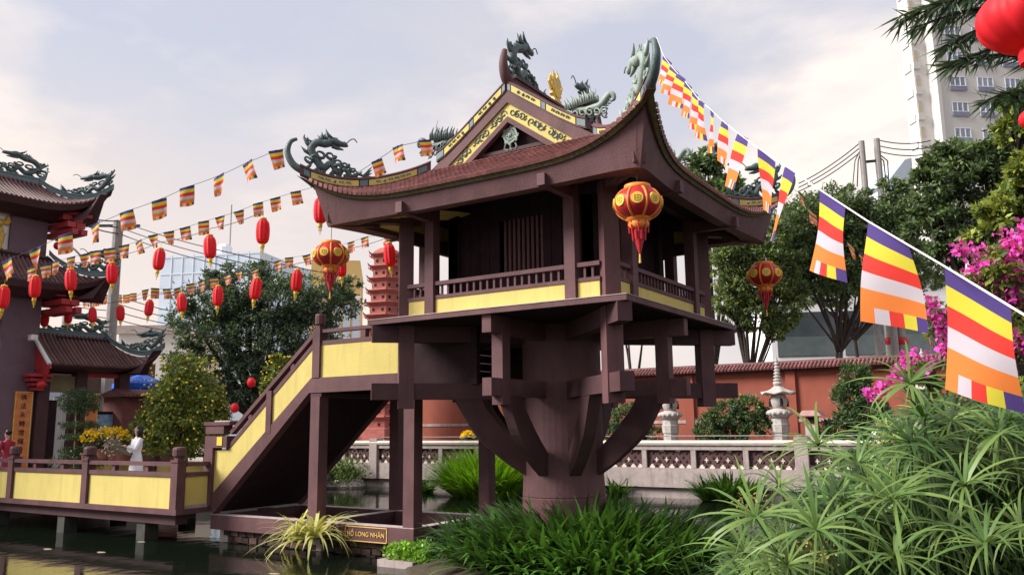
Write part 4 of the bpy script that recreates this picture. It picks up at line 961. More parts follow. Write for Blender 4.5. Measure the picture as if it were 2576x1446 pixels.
ridge_wall([V3((-22.6,-5.3,7.0)),V3((-22.6,-4.2,6.98)),V3((-22.6,-2.5,6.98)),V3((-22.6,-.8,6.98)),V3((-22.6,-.1,7.02)),V3((-22.6,.12,7.2)),V3((-22.6,.18,7.5))], .26, .22, r_, 'main_ridge', teal_b, None)
for sg in (-1,1): part('ridge_dragon', dragon(lambda u, z, o=0: V3((-22.6+o, -2.5+sg*(2.65-u*2.3), 7.24+z)), .95, 61, .085), teal, r_, smooth=True)
RM = Roof((-22.6,-2.5), .75, 2.65, 1.9, 4.05, 4.2, 2.98, .72, .45, conc=.8); gate_roof(RM, 'middle_roof', (0,1), .16, 0, 0, gt)
for zt in (5.55, 2.65):                              # layered bracket blocks under the eaves
    for j in range(3):
        for y in (-6.2,-5.5,.2,.55): part('bracket_block', MB().box((-22.3,y,zt-.32*j),(-21.2+.35*j,y+.42-.1*j,zt-.32*j+.2)), red_p, gt)
    part('red_trim', MB().box((-22.2,-6.6,zt+.22),(-21.15,1.3,zt+.36)), red_p, gt)
# side gate with its lower roof
RL = OpenRoof((-22.5,1.9), .08, 1.05, 1.5, 2.1, 1.42, .14, .85, .35, conc=.8)
r_ = gate_roof(RL, 'lower_roof', (1,), .155, 0, 0, gt, (1,2,3), (1,2), .45)
ridge_wall([V3((-22.5,.15,1.36)),V3((-22.5,1.6,1.36)),V3((-22.5,2.7,1.36)),V3((-22.5,3.0,1.5))], .22, .2, r_, 'main_ridge', teal_b, None)
part('ridge_dragon', dragon(lambda u, z, o=0: V3((-22.5+o, 3.0-u*2.2, 1.56+z)), .8, 71, .08), teal, r_, smooth=True)
part('red_gable', MB().prism([(-24.0,.02,-.02),(-20.96,.02,-.02),(-21.0,.02,.2),(-22.5,.02,1.48)], (0,.07,0)), red_p, gt); part('gable_trim', MB().bar((-20.95,.0,.14),(-22.5,.0,1.5), .12, .08), plast, gt)
part('red_gable_drop', MB().prism([(-21.9,.03,-.02),(-21.05,.03,-.02),(-21.3,.03,-.5),(-21.9,.03,-.5)], (0,.06,0)), red_p, gt)
for y in (.15, 1.55, 3.3): part('side_post', MB().box((-22.25,y,-4.2),(-21.85,y+.42,.0)), wood_d, gt)
part('side_beam', MB().box((-22.15,.57,-.78),(-21.95,1.55,-.2)), mat('khaki_lintel', (.20,.16,.09), .8, .2), gt)
part('side_beam', MB().box((-22.2,1.97,-.2),(-21.95,3.3,.02)), red_p, gt)
part('side_wall', MB().box((-22.3,1.97,-4.2),(-22.1,4.6,-2.5)), wood_d, gt)
part('door_leaf', MB().box((-22.2,.35,-4.2),(-22.05,.98,-1.1)), wood_i, gt)
part('door_bright_gap', MB().box((-22.4,1.0,-4.2),(-22.3,1.5,-.95)), plast, gt)  # white strip added to show the bright outside beyond the door
for j in range(4):
    for y in (.05,): part('bracket_block', MB().box((-21.9,y-.5+.1*j,-.3-.16*j),(-21.35-.1*j,y+.35-.05*j,-.2-.16*j)), red_p, gt)
def board(y0, y1, z0, z1, x, txt, label, sz):
    b = thing('couplet_board', label, 'sign board', (x,(y0+y1)/2,z0), 'orange couplet boards on the gate')
    part('board', MB().box((x-.06,y0,z0),(x,y1,z1)), mat('orange_board', (.62,.22,.07), .6, .25, 6.0), b)
    q = MB(); e = .035
    q.box((x-.02,y0,z0),(x+.015,y0+e,z1)).box((x-.02,y1-e,z0),(x+.015,y1,z1)).box((x-.02,y0+e,z1-e),(x+.014,y1-e,z1)).box((x-.02,y0+e,z0),(x+.014,y1-e,z0+e)); part('gilt_frame', q, gold, b)
    n = len(txt)
    for i, ch in enumerate(txt):
        tm = text_mesh(ch, sz*S, .004); tm.materials.clear(); tm.materials.append(dark)
        link('glyph', tm, b, loc=(.008*S, 0, (z1-z0)*S*(1-(i+.7)/(n+.4))), rot=(math.pi/2, 0, math.pi/2))
board(-.60,.02,-3.75,-.82,-21.93,'佛法永轉增輝常大千', 'orange board with a column of black characters on the gate pillar', .22)
board(1.95,2.42,-3.6,-.95,-21.80,'國泰民安', 'orange board partly behind the bonsai beside the side gate', .27)
pic = thing('picture_panel', 'dark framed blue picture under the side gate roof', 'picture', (-22.0,3.0,-2.6))
part('frame', MB().box((-22.08,2.35,-2.62),(-22.0,3.7,-1.5)), wood_i, pic); part('picture', MB().box((-22.0,2.45,-2.52),(-21.98,3.6,-1.62)), mat('blue_mottled_picture', (.22,.36,.50), .4, .6, 7.0), pic)
for i, (y, z) in enumerate(((.55,5.35),(.28,4.85),(.1,4.5),(.5,2.3),(-.1,-.6))):
    q = MB().ball((-21.2,y,z), .17, 8, 6, sz=.9); solo('small_red_lantern', q, red_l2, ORD[i]+' little dark red lantern from the top under the gate eaves', 'lantern', (-21.2,y,z), 'little lanterns under the gate eaves', smooth=True)
q = MB(); q.box((-21.75,-.42,1.0),(-21.5,-.2,1.2)); q.tube([(-21.6,-.35,1.1),(-21.2,-.55,1.05)], .07, 8); solo('security_camera', q, plast, 'small white security camera fixed on the gate pillar', 'camera', (-21.6,-.3,1.0))

# hall behind the gate, booth and blue parasol
th_ = thing('temple_hall', 'dim brown temple hall front seen through the side gate', 'building', (-31,2,-4.16))
part('hall_wall', MB().box((-32,-14,-4.2),(-31,11,1.3)), mat('hall_brown', (.10,.06,.05), .8, .3, 1.5), th_)
rnd = random.Random(6)
for i in range(12): part('hall_door', MB().box((-31.0,-13+2*i,-4.1),(-30.95,-11.6+2*i,-1.4)), wood_i, th_); part('hall_window', MB().box((-31.0,-12.9+2*i,-1.1),(-30.94,-11.7+2*i,-.4)), glass_b if i % 3 == 0 else ochre, th_)
bc = at(358, 1000, 33.5); bo = thing('wooden_booth', 'small reddish wooden booth with tiled roof behind the side gate', 'booth', (bc.x,bc.y,-4.16))
bx_, by_, bz_ = bc.x, bc.y, at(358,1000,33.5).z
part('booth_wall', MB().box((bx_-.8,by_-1.15,-4.2),(bx_+.5,by_+1.6,bz_)), mat('booth_red_brown', (.16,.055,.045), .7, .2, 4.0), bo)
part('booth_roof', MB().prism([(bx_-1.2,by_-1.4,bz_),(bx_+1.0,by_-1.4,bz_),(bx_,by_-1.4,bz_+.26)], (0,3.3,0)), tile_g, bo)
q = MB()
for i in range(20): q.tube([(bx_+1.0,by_-1.3+.165*i,bz_+.04),(bx_,by_-1.3+.165*i,bz_+.29)], .055, 5)
part('booth_tiles', q, tile, bo, kind='stuff')
part('booth_sign', MB().box((bx_+.5,by_-.1,bz_-1.0),(bx_+.55,by_+.25,bz_-.6)), mat('pale_blue_sign', (.35,.5,.7), .5, .2, 4.0), bo)
uc = at(356, 938, 35.5); um = thing('blue_parasol', 'bright blue parasol with white lettering above the wooden booth', 'parasol', (uc.x,uc.y,-4.16))
q = MB(); rim = []
for k in range(8): a = math.pi/4*k; rim.append(V3((uc.x+1.15*math.cos(a), uc.y+1.15*math.sin(a), uc.z-.48)))
q.add([uc]+rim+[p+V3((0,0,-.2)) for p in rim], [(0,1+k,1+(k+1)%8) for k in range(8)]+[(1+k,9+k,9+(k+1)%8,1+(k+1)%8) for k in range(8)]); part('canopy', q, bluec, um); part('pole', MB().tube([(uc.x,uc.y,-4.1),uc], .04, 6), plast, um)
tm = text_mesh('SanTie', .36*S, .01); tm.materials.clear(); tm.materials.append(plast); cdir = (CAM-uc); cdir.z = 0; cdir.normalize(); rz = math.atan2(cdir.x, -cdir.y)
link('lettering', tm, um, loc=tuple((cdir*.82+V3((0,0,uc.z-.36+4.16)))*S), rot=(math.radians(62), 0, rz))
# ------------------------------------------------------------------ buildings behind
def block(name, label, u0, u1, v0, d, depth, m, turn=0.0, zb=-4.1, floors=0, cols=0, winm=None, band=None, v1=None):
    p0 = at(u0, v0, d); p1 = at(u1, v0 if v1 is None else v1, d); wdt = (p1-p0).xy.length; h = p0.z-zb; mid = (p0+p1)/2
    t = thing(name, label, 'building', (mid.x, mid.y, zb)); ang = math.atan2(RGT.y, RGT.x)+turn
    ex = V3((math.cos(ang), math.sin(ang), 0)); ey = V3((-ex.y, ex.x, 0)); o0 = V3((mid.x, mid.y, zb))
    def bx(a0, a1, b0, b1, z0, z1):
        q = MB(); P = [o0+ex*a+ey*b+V3((0,0,z)) for z in (z0, z1) for a, b in ((a0,b0),(a1,b0),(a1,b1),(a0,b1))]
        return q.add(P, [(0,3,2,1),(4,5,6,7),(0,1,5,4),(1,2,6,5),(2,3,7,6),(3,0,4,7)])
    part('wall', bx(-wdt/2, wdt/2, 0, depth, -2, h), m, t)
    return t, bx, wdt, h
t, bx, wd, h = block('glass_office', 'pale blue glass office building hazy behind the dark tree', 392, 665, 640, 82, 14, glass_b, -.2)
q = None
for i in range(1, 9): part('mullion', bx(-wd/2+wd*i/9-.05, -wd/2+wd*i/9+.05, -.06, 0, 2, h), MATS.get('pale_mullion') or mat('pale_mullion', (.56,.62,.70), .5, .05), t)
for i in range(9): part('floor_line', bx(-wd/2, wd/2, -.05, 0, h-.22-1.7*i, h-.1-1.7*i), MATS['pale_mullion'], t)
part('roof_tank', MB().lathe(tuple(at(565,628,84)), [(.7,-1),(.75,.2),(.5,.5),(.1,.6)], 12), white, t)
p = at(577, 640, 84); q = MB().tube([p, p+V3((0,0,5.2))], .07, 5); part('antenna', q, grey, t)
t, bx, wd, h = block('low_grey_block', 'pale low building roofs beyond the gate', 300, 470, 826, 70, 8, cream, 0)
part('parapet', bx(-wd/2-.3, wd/2+.3, -.4, 0, h-.5, h+.2), conc, t)
t, bx, wd, h = block('ochre_building', 'ochre and glass building beside the brick stupa', 785, 905, 655, 66, 9, ochre, .15)
for i in range(5): part('window', bx(-wd/2+.4+wd*.19*i, -wd/2+.4+wd*.19*i+wd*.14, -.05, .02, h-6.6, h-3.4), glass_b, t)
part('floor_band', bx(-wd/2-.1, wd/2+.1, -.12, 0, h-3.2, h-2.9), white, t)
t, bx, wd, h = block('white_hall', 'long white hall with dark window bands behind the red garden wall', 1935, 2640, 640, 52, 12, white, -.12, v1=560)
for a, b_, z0, z1 in ((.02,.235,5.9,8.7),(.25,.385,5.9,8.7),(.45,.62,5.9,8.7),(.68,.9,5.9,8.7)):
    w_ = part('window', bx(-wd/2+wd*a, -wd/2+wd*b_, -.04, .02, z0, z1), glass_d, t); part('glass_band', bx(-wd/2+wd*a+.02, -wd/2+wd*b_-.02, -.06, -.045, z0+.05, z0+1.25), mat('green_grey_glass', (.10,.13,.135), .2, .15), w_)
part('fascia', bx(-wd/2-.2, wd/2, -.3, 0, 10.4, 11.2), white, t)
t, bx, wd, h = block('pale_roof_building', 'faint bluish building with slanted roof between poles and tower', 2225, 2345, 470, 120, 10, glass_b, 0)
part('slant_roof', MB().prism([at(2222,470,120), at(2345,470,120), at(2300,395,120), at(2275,402,120)], (FWD*8).to_tuple()), glass_b, t)
# high-rise
hr = thing('apartment_tower', 'cream high-rise apartment tower with rows of windows in the top right', 'building', tuple(at(2450,1100,95).xy)+( -4.1,))
p0 = at(2338, 0, 95); ang = math.atan2(RGT.y, RGT.x)+.10; ex = V3((math.cos(ang), math.sin(ang), 0)); ey = V3((-ex.y, ex.x, 0)); o0 = V3((p0.x, p0.y, 0))
def tb(a0, a1, b0, b1, z0, z1):
    P = [o0+ex*a+ey*b+V3((0,0,z)) for z in (z0, z1) for a, b in ((a0,b0),(a1,b0),(a1,b1),(a0,b1))]
    return MB().add(P, [(0,3,2,1),(4,5,6,7),(0,1,5,4),(1,2,6,5),(2,3,7,6),(3,0,4,7)])
ztop = at(2372, -160, 95).z
part('front_wall', tb(0, 26, 0, 3.0, -5, ztop), cream, hr); part('side_wing', tb(-2.0, 0, 1.2, 3.2, -5, ztop), cream, hr); part('corner_fin', tb(-.3, .12, -.25, 1.2, -5, ztop-1), cream, hr)
fl_h = 3.05; zf = at(2400, 157, 95).z
for j in range(-6, 4):
    zc = zf+fl_h*j
    for i in range(7):
        a = 1.3+3.35*i
        w_ = part('window', tb(a, a+1.95, -.06, .02, zc-.75, zc+.85), glass_w, hr)
        fr_ = MB()
        for k in (0, 1, 2, 3): e = tb(a+.62*k+.0, a+.62*k+.09, -.12, -.06, zc-.75, zc+.85); fr_.add(e.v, e.f)
        for zz in (zc-.75, zc+.79, zc-.28): e = tb(a, a+1.95, -.13, -.065, zz, zz+.07); fr_.add(e.v, e.f)
        part('window_frame', fr_, white, w_)
        part('apron', tb(a-.03, a+1.98, -.22, -.135, zc-.85, zc-.36), mat('blue_grey_panel', (.20,.21,.29), .6, .1) if 'blue_grey_panel' not in MATS else MATS['blue_grey_panel'], w_)
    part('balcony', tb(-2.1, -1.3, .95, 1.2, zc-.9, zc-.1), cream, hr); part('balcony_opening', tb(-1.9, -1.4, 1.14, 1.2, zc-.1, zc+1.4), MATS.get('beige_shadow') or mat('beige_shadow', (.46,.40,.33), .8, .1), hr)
    part('balcony', tb(-2.14, -2.0, 1.6, 2.9, zc-.9, zc-.1), cream, hr)

# ------------------------------------------------------------------ poles and cables
def pole(name, label, u, v, vb, d, r, arms=()):
    a = at(u, v, d); t = thing(name, label, 'utility pole', (a.x, a.y, -4.1)); part('shaft', MB().tube([(a.x,a.y,-4.1),a], [r*1.25, r], 10), grey, t)
    for (h, l, z) in arms: part('cross_arm', MB().bar(a+RGT*(-l*.5)+V3((0,0,-h)), a+RGT*(l*.5)+V3((0,0,-h+z)), .12, .12), dark, t)
    return a
pa = pole('utility_pole', 'grey concrete utility pole rising behind the left lanterns', 298, 556, 865, 42, .24, ((.25,2.2,.0),))
pole('utility_pole', 'slim far pole beside the gate pillar', 168, 760, 830, 60, .22)
pb = pole('utility_pole', 'left of the twin concrete poles below the high-rise', 2166, 356, 880, 44, .15, ())
pc = pole('utility_pole', 'right of the twin concrete poles below the high-rise', 2204, 350, 880, 44, .16, ())
solo('pole_brace', MB().bar(at(2172,408,43.8), at(2212,404,43.8), .12, .12), dark, 'dark steel brace joining the twin concrete poles', 'brace', tuple(at(2190,406,43.8)))
for i, u in enumerate((2238, 2262)):
    a = at(u, 812, 43); t = thing('bollard_post', ('left','right')[i]+' stubby concrete post with a dark red collar behind the wall', 'post', (a.x,a.y,-4.1)); part('shaft', MB().tube([(a.x,a.y,-4.1),a], .24, 10), grey, t); part('collar', MB().ball((a.x,a.y,a.z-.95), .38, 10, 6, sz=.7), red_l2, t)
def cable(label, P, r, sag=.4, m=dark, name='power_cable', group='overhead cables'):
    pts = []
    for (a, b) in zip(P[:-1], P[1:]):
        a = V3(a); b = V3(b)
        for i in range(10): t_ = i/10; pts.append(a.lerp(b, t_)+V3((0,0,-sag*4*t_*(1-t_))))
    pts.append(V3(P[-1])); return solo(name, MB().tube(pts, r, 4), m, label, 'cable', tuple(pts[0]), group)
for i in range(3):
    cable(ORD[i]+' cable from the top on the left utility pole, running down to the right', [at(200,543+9*i,36), at(300,556+16*i,42), at(520,622+18*i,40), at(905,702+20*i,44)], .03, .08)
for i in range(4):
    cable(ORD[i]+' low cable passing behind the small lanterns on the left', [at(110,728+14*i,50), at(290,742+20*i,50), at(470,790+16*i,50)], .025, .1)
for i in range(3):
    cable(ORD[i]+' cable strung from the twin poles down towards the pavilion roof', [at(2008,462+10*i,46), at(2160,362+12*i,44)], .03, .15)
for i in range(3):
    cable(ORD[i]+' cable from the twin poles towards the high-rise', [at(2206,352+14*i,44), at(2340,354+16*i,46)], .03, .2)
for i, (u, w_) in enumerate(((2150,20),(2158,8),(2232,-12),(2222,-26))):
    cable(ORD[i]+' slack cable loop hanging from the twin poles', [at(2166 if i < 2 else 2206,372+6*i,44), at(u,405,43.8), at(u-w_*.3,470,43.6)], .03, .0)
sl = thing('street_lamp', 'thin curved street lamp beside the gate pillar', 'street lamp', tuple(at(230,860,45).xy)+(-4.1,))
part('mast', MB().tube(smooth_path([at(235,880,45), at(222,690,45), at(195,635,45), at(160,612,45)], 6), .06, 6), grey, sl); part('lamp_head', MB().bar(at(168,614,45), at(152,608,45), .2, .12), grey, sl)

# ------------------------------------------------------------------ lanterns
def long_lantern_proto():
    t = thing('red_lantern', 'x', 'lantern', (0,0,0)); q = MB(); n = 20
    prof = [(.05,.30),(.085,.287),(.12,.255),(.145,.195),(.157,.10),(.16,.0),(.157,-.10),(.145,-.195),(.12,-.255),(.085,-.287),(.05,-.30)]
    for i, (r, z) in enumerate(prof):
        for k in range(n): rr = r*(1.0 if k % 2 else .90); q.v.append((rr*math.cos(2*math.pi*k/n), rr*math.sin(2*math.pi*k/n), z))
    m_ = len(prof); q.f = [(i*n+k, (i*n+(k+1)%n), (i+1)*n+(k+1)%n, (i+1)*n+k) for i in range(m_-1) for k in range(n)]+[tuple(range(n)), tuple((m_-1)*n+k for k in range(n-1,-1,-1))]; q.mi = [0]*len(q.f)
    part('body', q, red_l, t)
    part('cap', MB().lathe((0,0,0), [(.085,.30),(.085,.33),(.03,.35)], 12).tube([(0,0,.34),(0,0,.50)], .006, 4), lyel, t)
    part('gold_hem', MB().lathe((0,0,0), [(.05,-.30),(.055,-.32),(.053,-.38),(.045,-.38)], 12), lyel, t)
    q = MB()
    for k in range(5): a = 1.256*k; q.tube([(.045*math.cos(a),.045*math.sin(a),-.38),(.03*math.cos(a),.03*math.sin(a),-.50)], [.008,.004], 4)
    q.tube([(0,0,-.38),(0,0,-.58)], [.018,.008], 6); part('tassel', q, lyel, t)
    return t
LP = long_lantern_proto(); first = True
rows = [('upper', 'red lanterns of the upper string', [(8,748,60),(88,722,58),(178,705,58),(282,688,56),(400,653,58),(528,622,63),(661,583,68)]),
        ('lower', 'red lanterns of the lower string', [(113,803,40),(172,795,40),(233,793,41),(303,788,41),(375,775,43),(457,762,48),(548,745,53),(643,727,58),(746,706,57),(858,670,56),(980,642,62)])]
for nm, grp, L_ in rows:
    pts = []
    for i, (u, v, h) in enumerate(L_):
        c = at(u, v, .60*FPX/h); lab = '%s red lantern from the left on the %s lantern string' % (ORD[i], nm)
        if first: o = LP; o.location = c*S; o['label'] = lab; o['group'] = grp; first = False; o.rotation_euler = (.05, .08, .3)
        else: o = clone(LP, c, lab, grp, .5*i); o.rotation_euler = (.07*math.sin(i*2.1), .09*math.cos(i*1.3), .5*i)
        o.scale = (.93,)*3; pts.append(c+V3((0,0,.465)))
    pts = [pts[0]+(pts[0]-pts[1])]+pts
    cable('thin cord carrying the %s string of red lanterns' % nm, pts, .008, .05, dark, 'lantern_cord', 'lantern cords')
c = at(806, 530, 19); o = clone(LP, c, 'red lantern half hidden behind the left roof corner of the pavilion')
for i, (u, v) in enumerate(((632,962),(590,1026))):
    c = at(u, v, 27); q = MB().lathe(c, [(.03,.16),(.10,.13),(.15,.0),(.10,-.12),(.03,-.15)], 10); solo('round_red_lantern', q, red_l, ('upper','lower')[i]+' tiny round red lantern hanging beside the stair rail', 'lantern', tuple(c), smooth=True)

def palace_lantern(c, top, label, r):
    t = thing('palace_lantern', label, 'lantern', tuple(c), 'red and gold lanterns under the pavilion eaves'); x, y, z = c; k_ = r/.41
    q = MB(); n = 32; prof = [(.20,.24),(.30,.19),(.385,.08),(.41,-.02),(.385,-.12),(.30,-.21),(.20,-.265)]; prof = smooth_path([(a,b) for a, b in prof], 3); V_ = []
    for p in prof:
        for k in range(n): a = 2*math.pi*k/n; rr = p.x*k_*(.965+.035*abs(math.sin(4*a))); V_.append((x+rr*math.cos(a), y+rr*math.sin(a), z+p.y*k_))
    m_ = len(prof); q.add(V_, [(i*n+k, i*n+(k+1)%n, (i+1)*n+(k+1)%n, (i+1)*n+k) for i in range(m_-1) for k in range(n)]); part('body', q, red_l2, t, smooth=True)
    for k in range(8):
        a = math.pi/4*k; part('rib', MB().tube([(x+p.x*k_*.99*math.cos(a), y+p.x*k_*.99*math.sin(a), z+p.y*k_) for p in prof], .021*k_, 6), orng, t, smooth=True)
    for k in range(8):
        a = math.pi/4*(k+.5); o_ = V3((math.cos(a), math.sin(a), 0)); cc = V3((x,y,z))+o_*.402*k_+V3((0,0,.0)); q = MB(); sdv = V3((-o_.y,o_.x,0)); tl = (V3((0,0,1))+o_*-.02).normalized()
        q.add([cc+o_*.006+(sdv*math.cos(b)+tl*math.sin(b))*.098*k_-o_*.022*math.cos(b)**2*0 for b in [2*math.pi*j/18 for j in range(18)]]+[cc-o_*.05+(sdv*math.cos(b)+tl*math.sin(b))*.11*k_ for b in [2*math.pi*j/18 for j in range(18)]], [tuple(range(18))]+[(j, (j+1)%18, 18+(j+1)%18, 18+j) for j in range(18)])
        d_ = part('gold_disc', q, lyel, t)
        g = MB()
        for (a0, b0, a1, b1) in ((-.05,.04,.05,.04),(-.04,.0,.045,.0),(0,.06,0,-.06),(-.045,-.045,.045,-.045),(-.05,.04,-.05,-.04),(.05,.03,.04,-.045)): g.bar(cc+o_*.012+sdv*a0*k_+tl*b0*k_, cc+o_*.012+sdv*a1*k_+tl*b1*k_, .008, .013*k_)
        part('gold_emblem', g, gold, d_)
    part('top_collar', MB().lathe(c, [(.21*k_,.22*k_),(.235*k_,.24*k_),(.22*k_,.31*k_),(.17*k_,.32*k_),(.05*k_,.31*k_)], 20), orng, t, smooth=True)
    part('bottom_collar', MB().lathe(c, [(.21*k_,-.25*k_),(.22*k_,-.28*k_),(.165*k_,-.30*k_),(.165*k_,-.34*k_),(.18*k_,-.37*k_),(.14*k_,-.42*k_),(.13*k_,-.44*k_)], 20), orng, t, smooth=True)
    q = MB()
    for k in range(16):
        a = 2*math.pi*k/16; rr = .17 if k % 2 else .12; l = .32 if k % 2 else .52; q.tube([(x+rr*k_*math.cos(a), y+rr*k_*math.sin(a), z-.32*k_),(x+rr*.9*k_*math.cos(a), y+rr*.9*k_*math.sin(a), z-(.32+l*.6)*k_)], [.012*k_,.016*k_], 5)
    q.lathe(c, [(.10*k_,-.44*k_),(.09*k_,-.60*k_),(.055*k_,-.72*k_),(.02*k_,-.86*k_)], 10); part('tassels', q, red_l2, t)
    part('drop', MB().tube([(x,y,z-.84*k_),(x,y,z-1.02*k_)], [.012,.02], 6), gold, t)
    part('hanging_wire', MB().tube([(x,y,z+.30*k_), top], .008, 4), dark, t)
    return t
palace_lantern((3.5,-3.5,1.41), (3.5,-3.5,2.12), 'large red and gold palace lantern hanging from the near roof corner', .41)
palace_lantern((-3.55,-3.57,1.38), (-3.55,-3.57,2.0), 'red and gold palace lantern hanging from the left roof corner', .38)
palace_lantern((3.58,3.59,1.23), (3.58,3.59,2.0), 'red and gold palace lantern hanging from the right roof corner before the trees', .40)

# ------------------------------------------------------------------ striped flags
FM = [F_BLUE, F_YEL, F_RED, F_WHT, F_ORG]
def flag(tl, tr, h, label, group, seed=0, name='striped_flag', wave=.05, lean=(0,0,0), taper=0.0, skew=0.0, bend=0.0):
    """five-colour flag hung from the edge tl-tr: blue, yellow, red, white, orange bands and a foot of upright stripes"""
    rnd = random.Random(seed); tl = V3(tl); tr = V3(tr); e = tr-tl; wdt = e.length; ln = V3(lean); nrm = e.normalized().cross(V3((0,0,1))); ph = rnd.uniform(0, 6)
    dn = (V3((0,0,-1))+ln).normalized(); mb = MB(); rowsz = [0,.15,.32,.49,.66,.84,1.0]; nu = 10; sub = 2; V_ = []; vs = []
    for a, b in zip(rowsz[:-1], rowsz[1:]):
        for k in range(sub): vs.append(a+(b-a)*k/sub)
    vs.append(1.0)
    for v in vs:
        for i in range(nu+1):
            u = i/nu; uu = .5+(u-.5)*(1-taper*v)
            sway = wave*h*math.sin(2.2*u*2+ph+v*2.4)*(.25+v)
            V_.append(tl+e*uu+dn*(v*h)+nrm*sway+nrm*(bend*h*v*v)+e.normalized()*(skew*h*v))
    for j in range(len(vs)-1):
        band = j//sub
        for i in range(nu):
            mb.cur = band if band < 5 else [4,3,2,1,0][min(4, i*5//nu)]
            mb.add([V_[j*(nu+1)+i], V_[j*(nu+1)+i+1], V_[(j+1)*(nu+1)+i+1], V_[(j+1)*(nu+1)+i]], [(0,1,2,3)])
    bm = bmesh.new(); me = mb.mesh(name, FM, tuple(tl)); bm.from_mesh(me); bmesh.ops.remove_doubles(bm, verts=bm.verts, dist=1e-5); bm.to_mesh(me); bm.free()
    for p in me.polygons: p.use_smooth = True
    o = link(name, me); o.location = tl*S; ORG[o.name] = tl; return tag(o, label, 'flag', group)
# big string: pavilion horn -> near the camera on the right.  Each flag: top edge left/right, foot left/right as seen, drop in view px
BIG = [((2375,670),(2542,772),(2374,978),(2578,1040),318),((2183,557),(2286,622),(2172,808),(2331,838),268),((2062,478),(2126,522),(2033,680),(2129,711),226),((1974,418),(2000,436),(1930,598),(1953,612),196),
       ((1905,372),(1950,408),(1912,528),(1947,538),165),((1855,335),(1882,350),(1817,466),(1852,482),146),((1815,303),(1830,312),(1804,404),(1825,428),122),((1786,275),(1796,282),(1782,384),(1793,387),110),
       ((1757,250),(1770,260),(1744,344),(1779,356),104),((1740,228),(1755,240),(1733,322),(1760,332),98),((1722,205),(1740,220),(1708,292),(1738,300),92),((1703,184),(1724,200),(1676,262),(1720,276),90),((1685,164),(1707,183),(1664,236),(1702,246),88),((1668,140),(1690,160),(1650,208),(1676,218),84)]
HF = .45; WF_ = .36
def quad_flag(tl, tr, bl, br, label, group, seed, wave=.05):
    rnd = random.Random(seed); ph = rnd.uniform(0, 6); nrm = (tr-tl).cross(bl-tl).normalized(); nu = 10; sub = 3; rowsz = [0,.15,.32,.49,.66,.84,1.0]; vs = [a+(b-a)*k/sub for a, b in zip(rowsz[:-1], rowsz[1:]) for k in range(sub)]+[1.0]; mb = MB(); V_ = []
    for v in vs:
        for i in range(nu+1):
            u = i/nu; p = tl.lerp(tr,u).lerp(bl.lerp(br,u), v); V_.append(p+nrm*(wave*HF*math.sin(u*3.6+ph+v*2.0)*math.sin(min(1,v*1.5)*1.5)))
    mb.v = [tuple(p) for p in V_]
    for j in range(len(vs)-1):
        band = j//sub
        for i in range(nu): mb.f.append((j*(nu+1)+i, j*(nu+1)+i+1, (j+1)*(nu+1)+i+1, (j+1)*(nu+1)+i)); mb.mi.append(band if band < 5 else [4,3,2,1,0][min(4, i*5//nu)])
    o = link('striped_flag', mb.mesh('striped_flag', FM, tuple(tl), True)); o.location = tl*S; ORG[o.name] = tl; return tag(o, label, 'flag', group)
P3 = [at(*q[0], HF*FPX/q[4]) for q in BIG]
cable('white cord carrying the large flags from the roof horn to the right edge', [at(2720,880,1.9)]+P3+[V3((4.27,-4.27,3.86))], .0042, .0, cord_m, 'flag_cord', 'flag cords')
nl = len(P3)
names = ['largest striped flag, nearest the camera at the right edge', 'second largest striped flag beside the magenta blossom', 'third large striped flag from the right end of the big string']
for i, (a, b_, c_, e_, h) in enumerate(BIG):
    d = HF*FPX/h
    def near(p, q): lat = math.hypot(q[0]-p[0], q[1]-p[1])*d/FPX*.9; return d-math.sqrt(max(.0004, WF_**2-min(lat, WF_*.97)**2))*.8
    tl, tr = P3[i], at(*b_, near(a, b_)); bl, br = at(*c_, d), at(*e_, near(c_, e_))
    quad_flag(tl, tr, bl, br, names[i] if i < 3 else '%s striped flag counted down from the roof horn on the big string' % ORD[nl-1-i], 'large striped flags on the string at the right', 100+i)
def bunting(L_, d, nm, grp, hpx, seed, wide=.34, hh=.42, ext=None, darkc=True):
    pts = [at(u, v-hpx*.5, d) for u, v in L_]; pts.sort(key=lambda p: (p-CAM).dot(RGT)/((p-CAM).dot(FWD)))
    cord = ([at(*ext[0], d)] if ext and ext[0] else [])+pts+([at(*ext[1], d)] if ext and ext[1] else [])
    cable('thin cord of the '+nm, cord, .006, .015, dark if darkc else cord_m, 'flag_cord', 'flag cords')
    rnd = random.Random(seed)
    for i, p in enumerate(pts):
        q = pts[i+1] if i+1 < len(pts) else p+(p-pts[i-1]); dr = (q-p).normalized(); h = hpx*d/FPX
        tw = rnd.uniform(-.5,.5); c_, s_ = math.cos(tw), math.sin(tw); dr2 = V3((dr.x*c_-dr.y*s_, dr.x*s_+dr.y*c_, dr.z*.8))
        flag(p-dr2*wide*h*.5/hh*.95, p+dr2*wide*h*.5/hh*.95, h, '%s flag from the left on the %s' % (ORD[i], nm), grp, seed*50+i, 'bunting_flag', .09, tuple(RGT*rnd.uniform(.05,.3)), taper=rnd.choice((0,.05,.1,.55,.3)))
bunting([(17,678),(88,650),(163,614),(240,588),(317,556),(400,527),(470,495),(550,467),(622,433),(693,403)], 18.2, 'bunting between gate and left roof corner', 'flags on the upper bunting', 50, 1, ext=((-60,690),(725,372)))
bunting([(947,424),(1000,388),(1068,373)], 17.2, 'short bunting left of the gable', 'flags beside the gable', 42, 2, ext=((880,445),(1110,352)))
bunting([(743,499),(692,515),(648,528),(600,548),(553,562),(512,574),(465,589),(424,600),(385,608),(348,624),(312,634),(275,642),(240,648),(212,656),(178,664),(140,674),(114,682),(78,690)], 25, 'middle bunting behind the red lanterns', 'flags on the middle bunting', 35, 3, ext=((40,700),(790,470)))
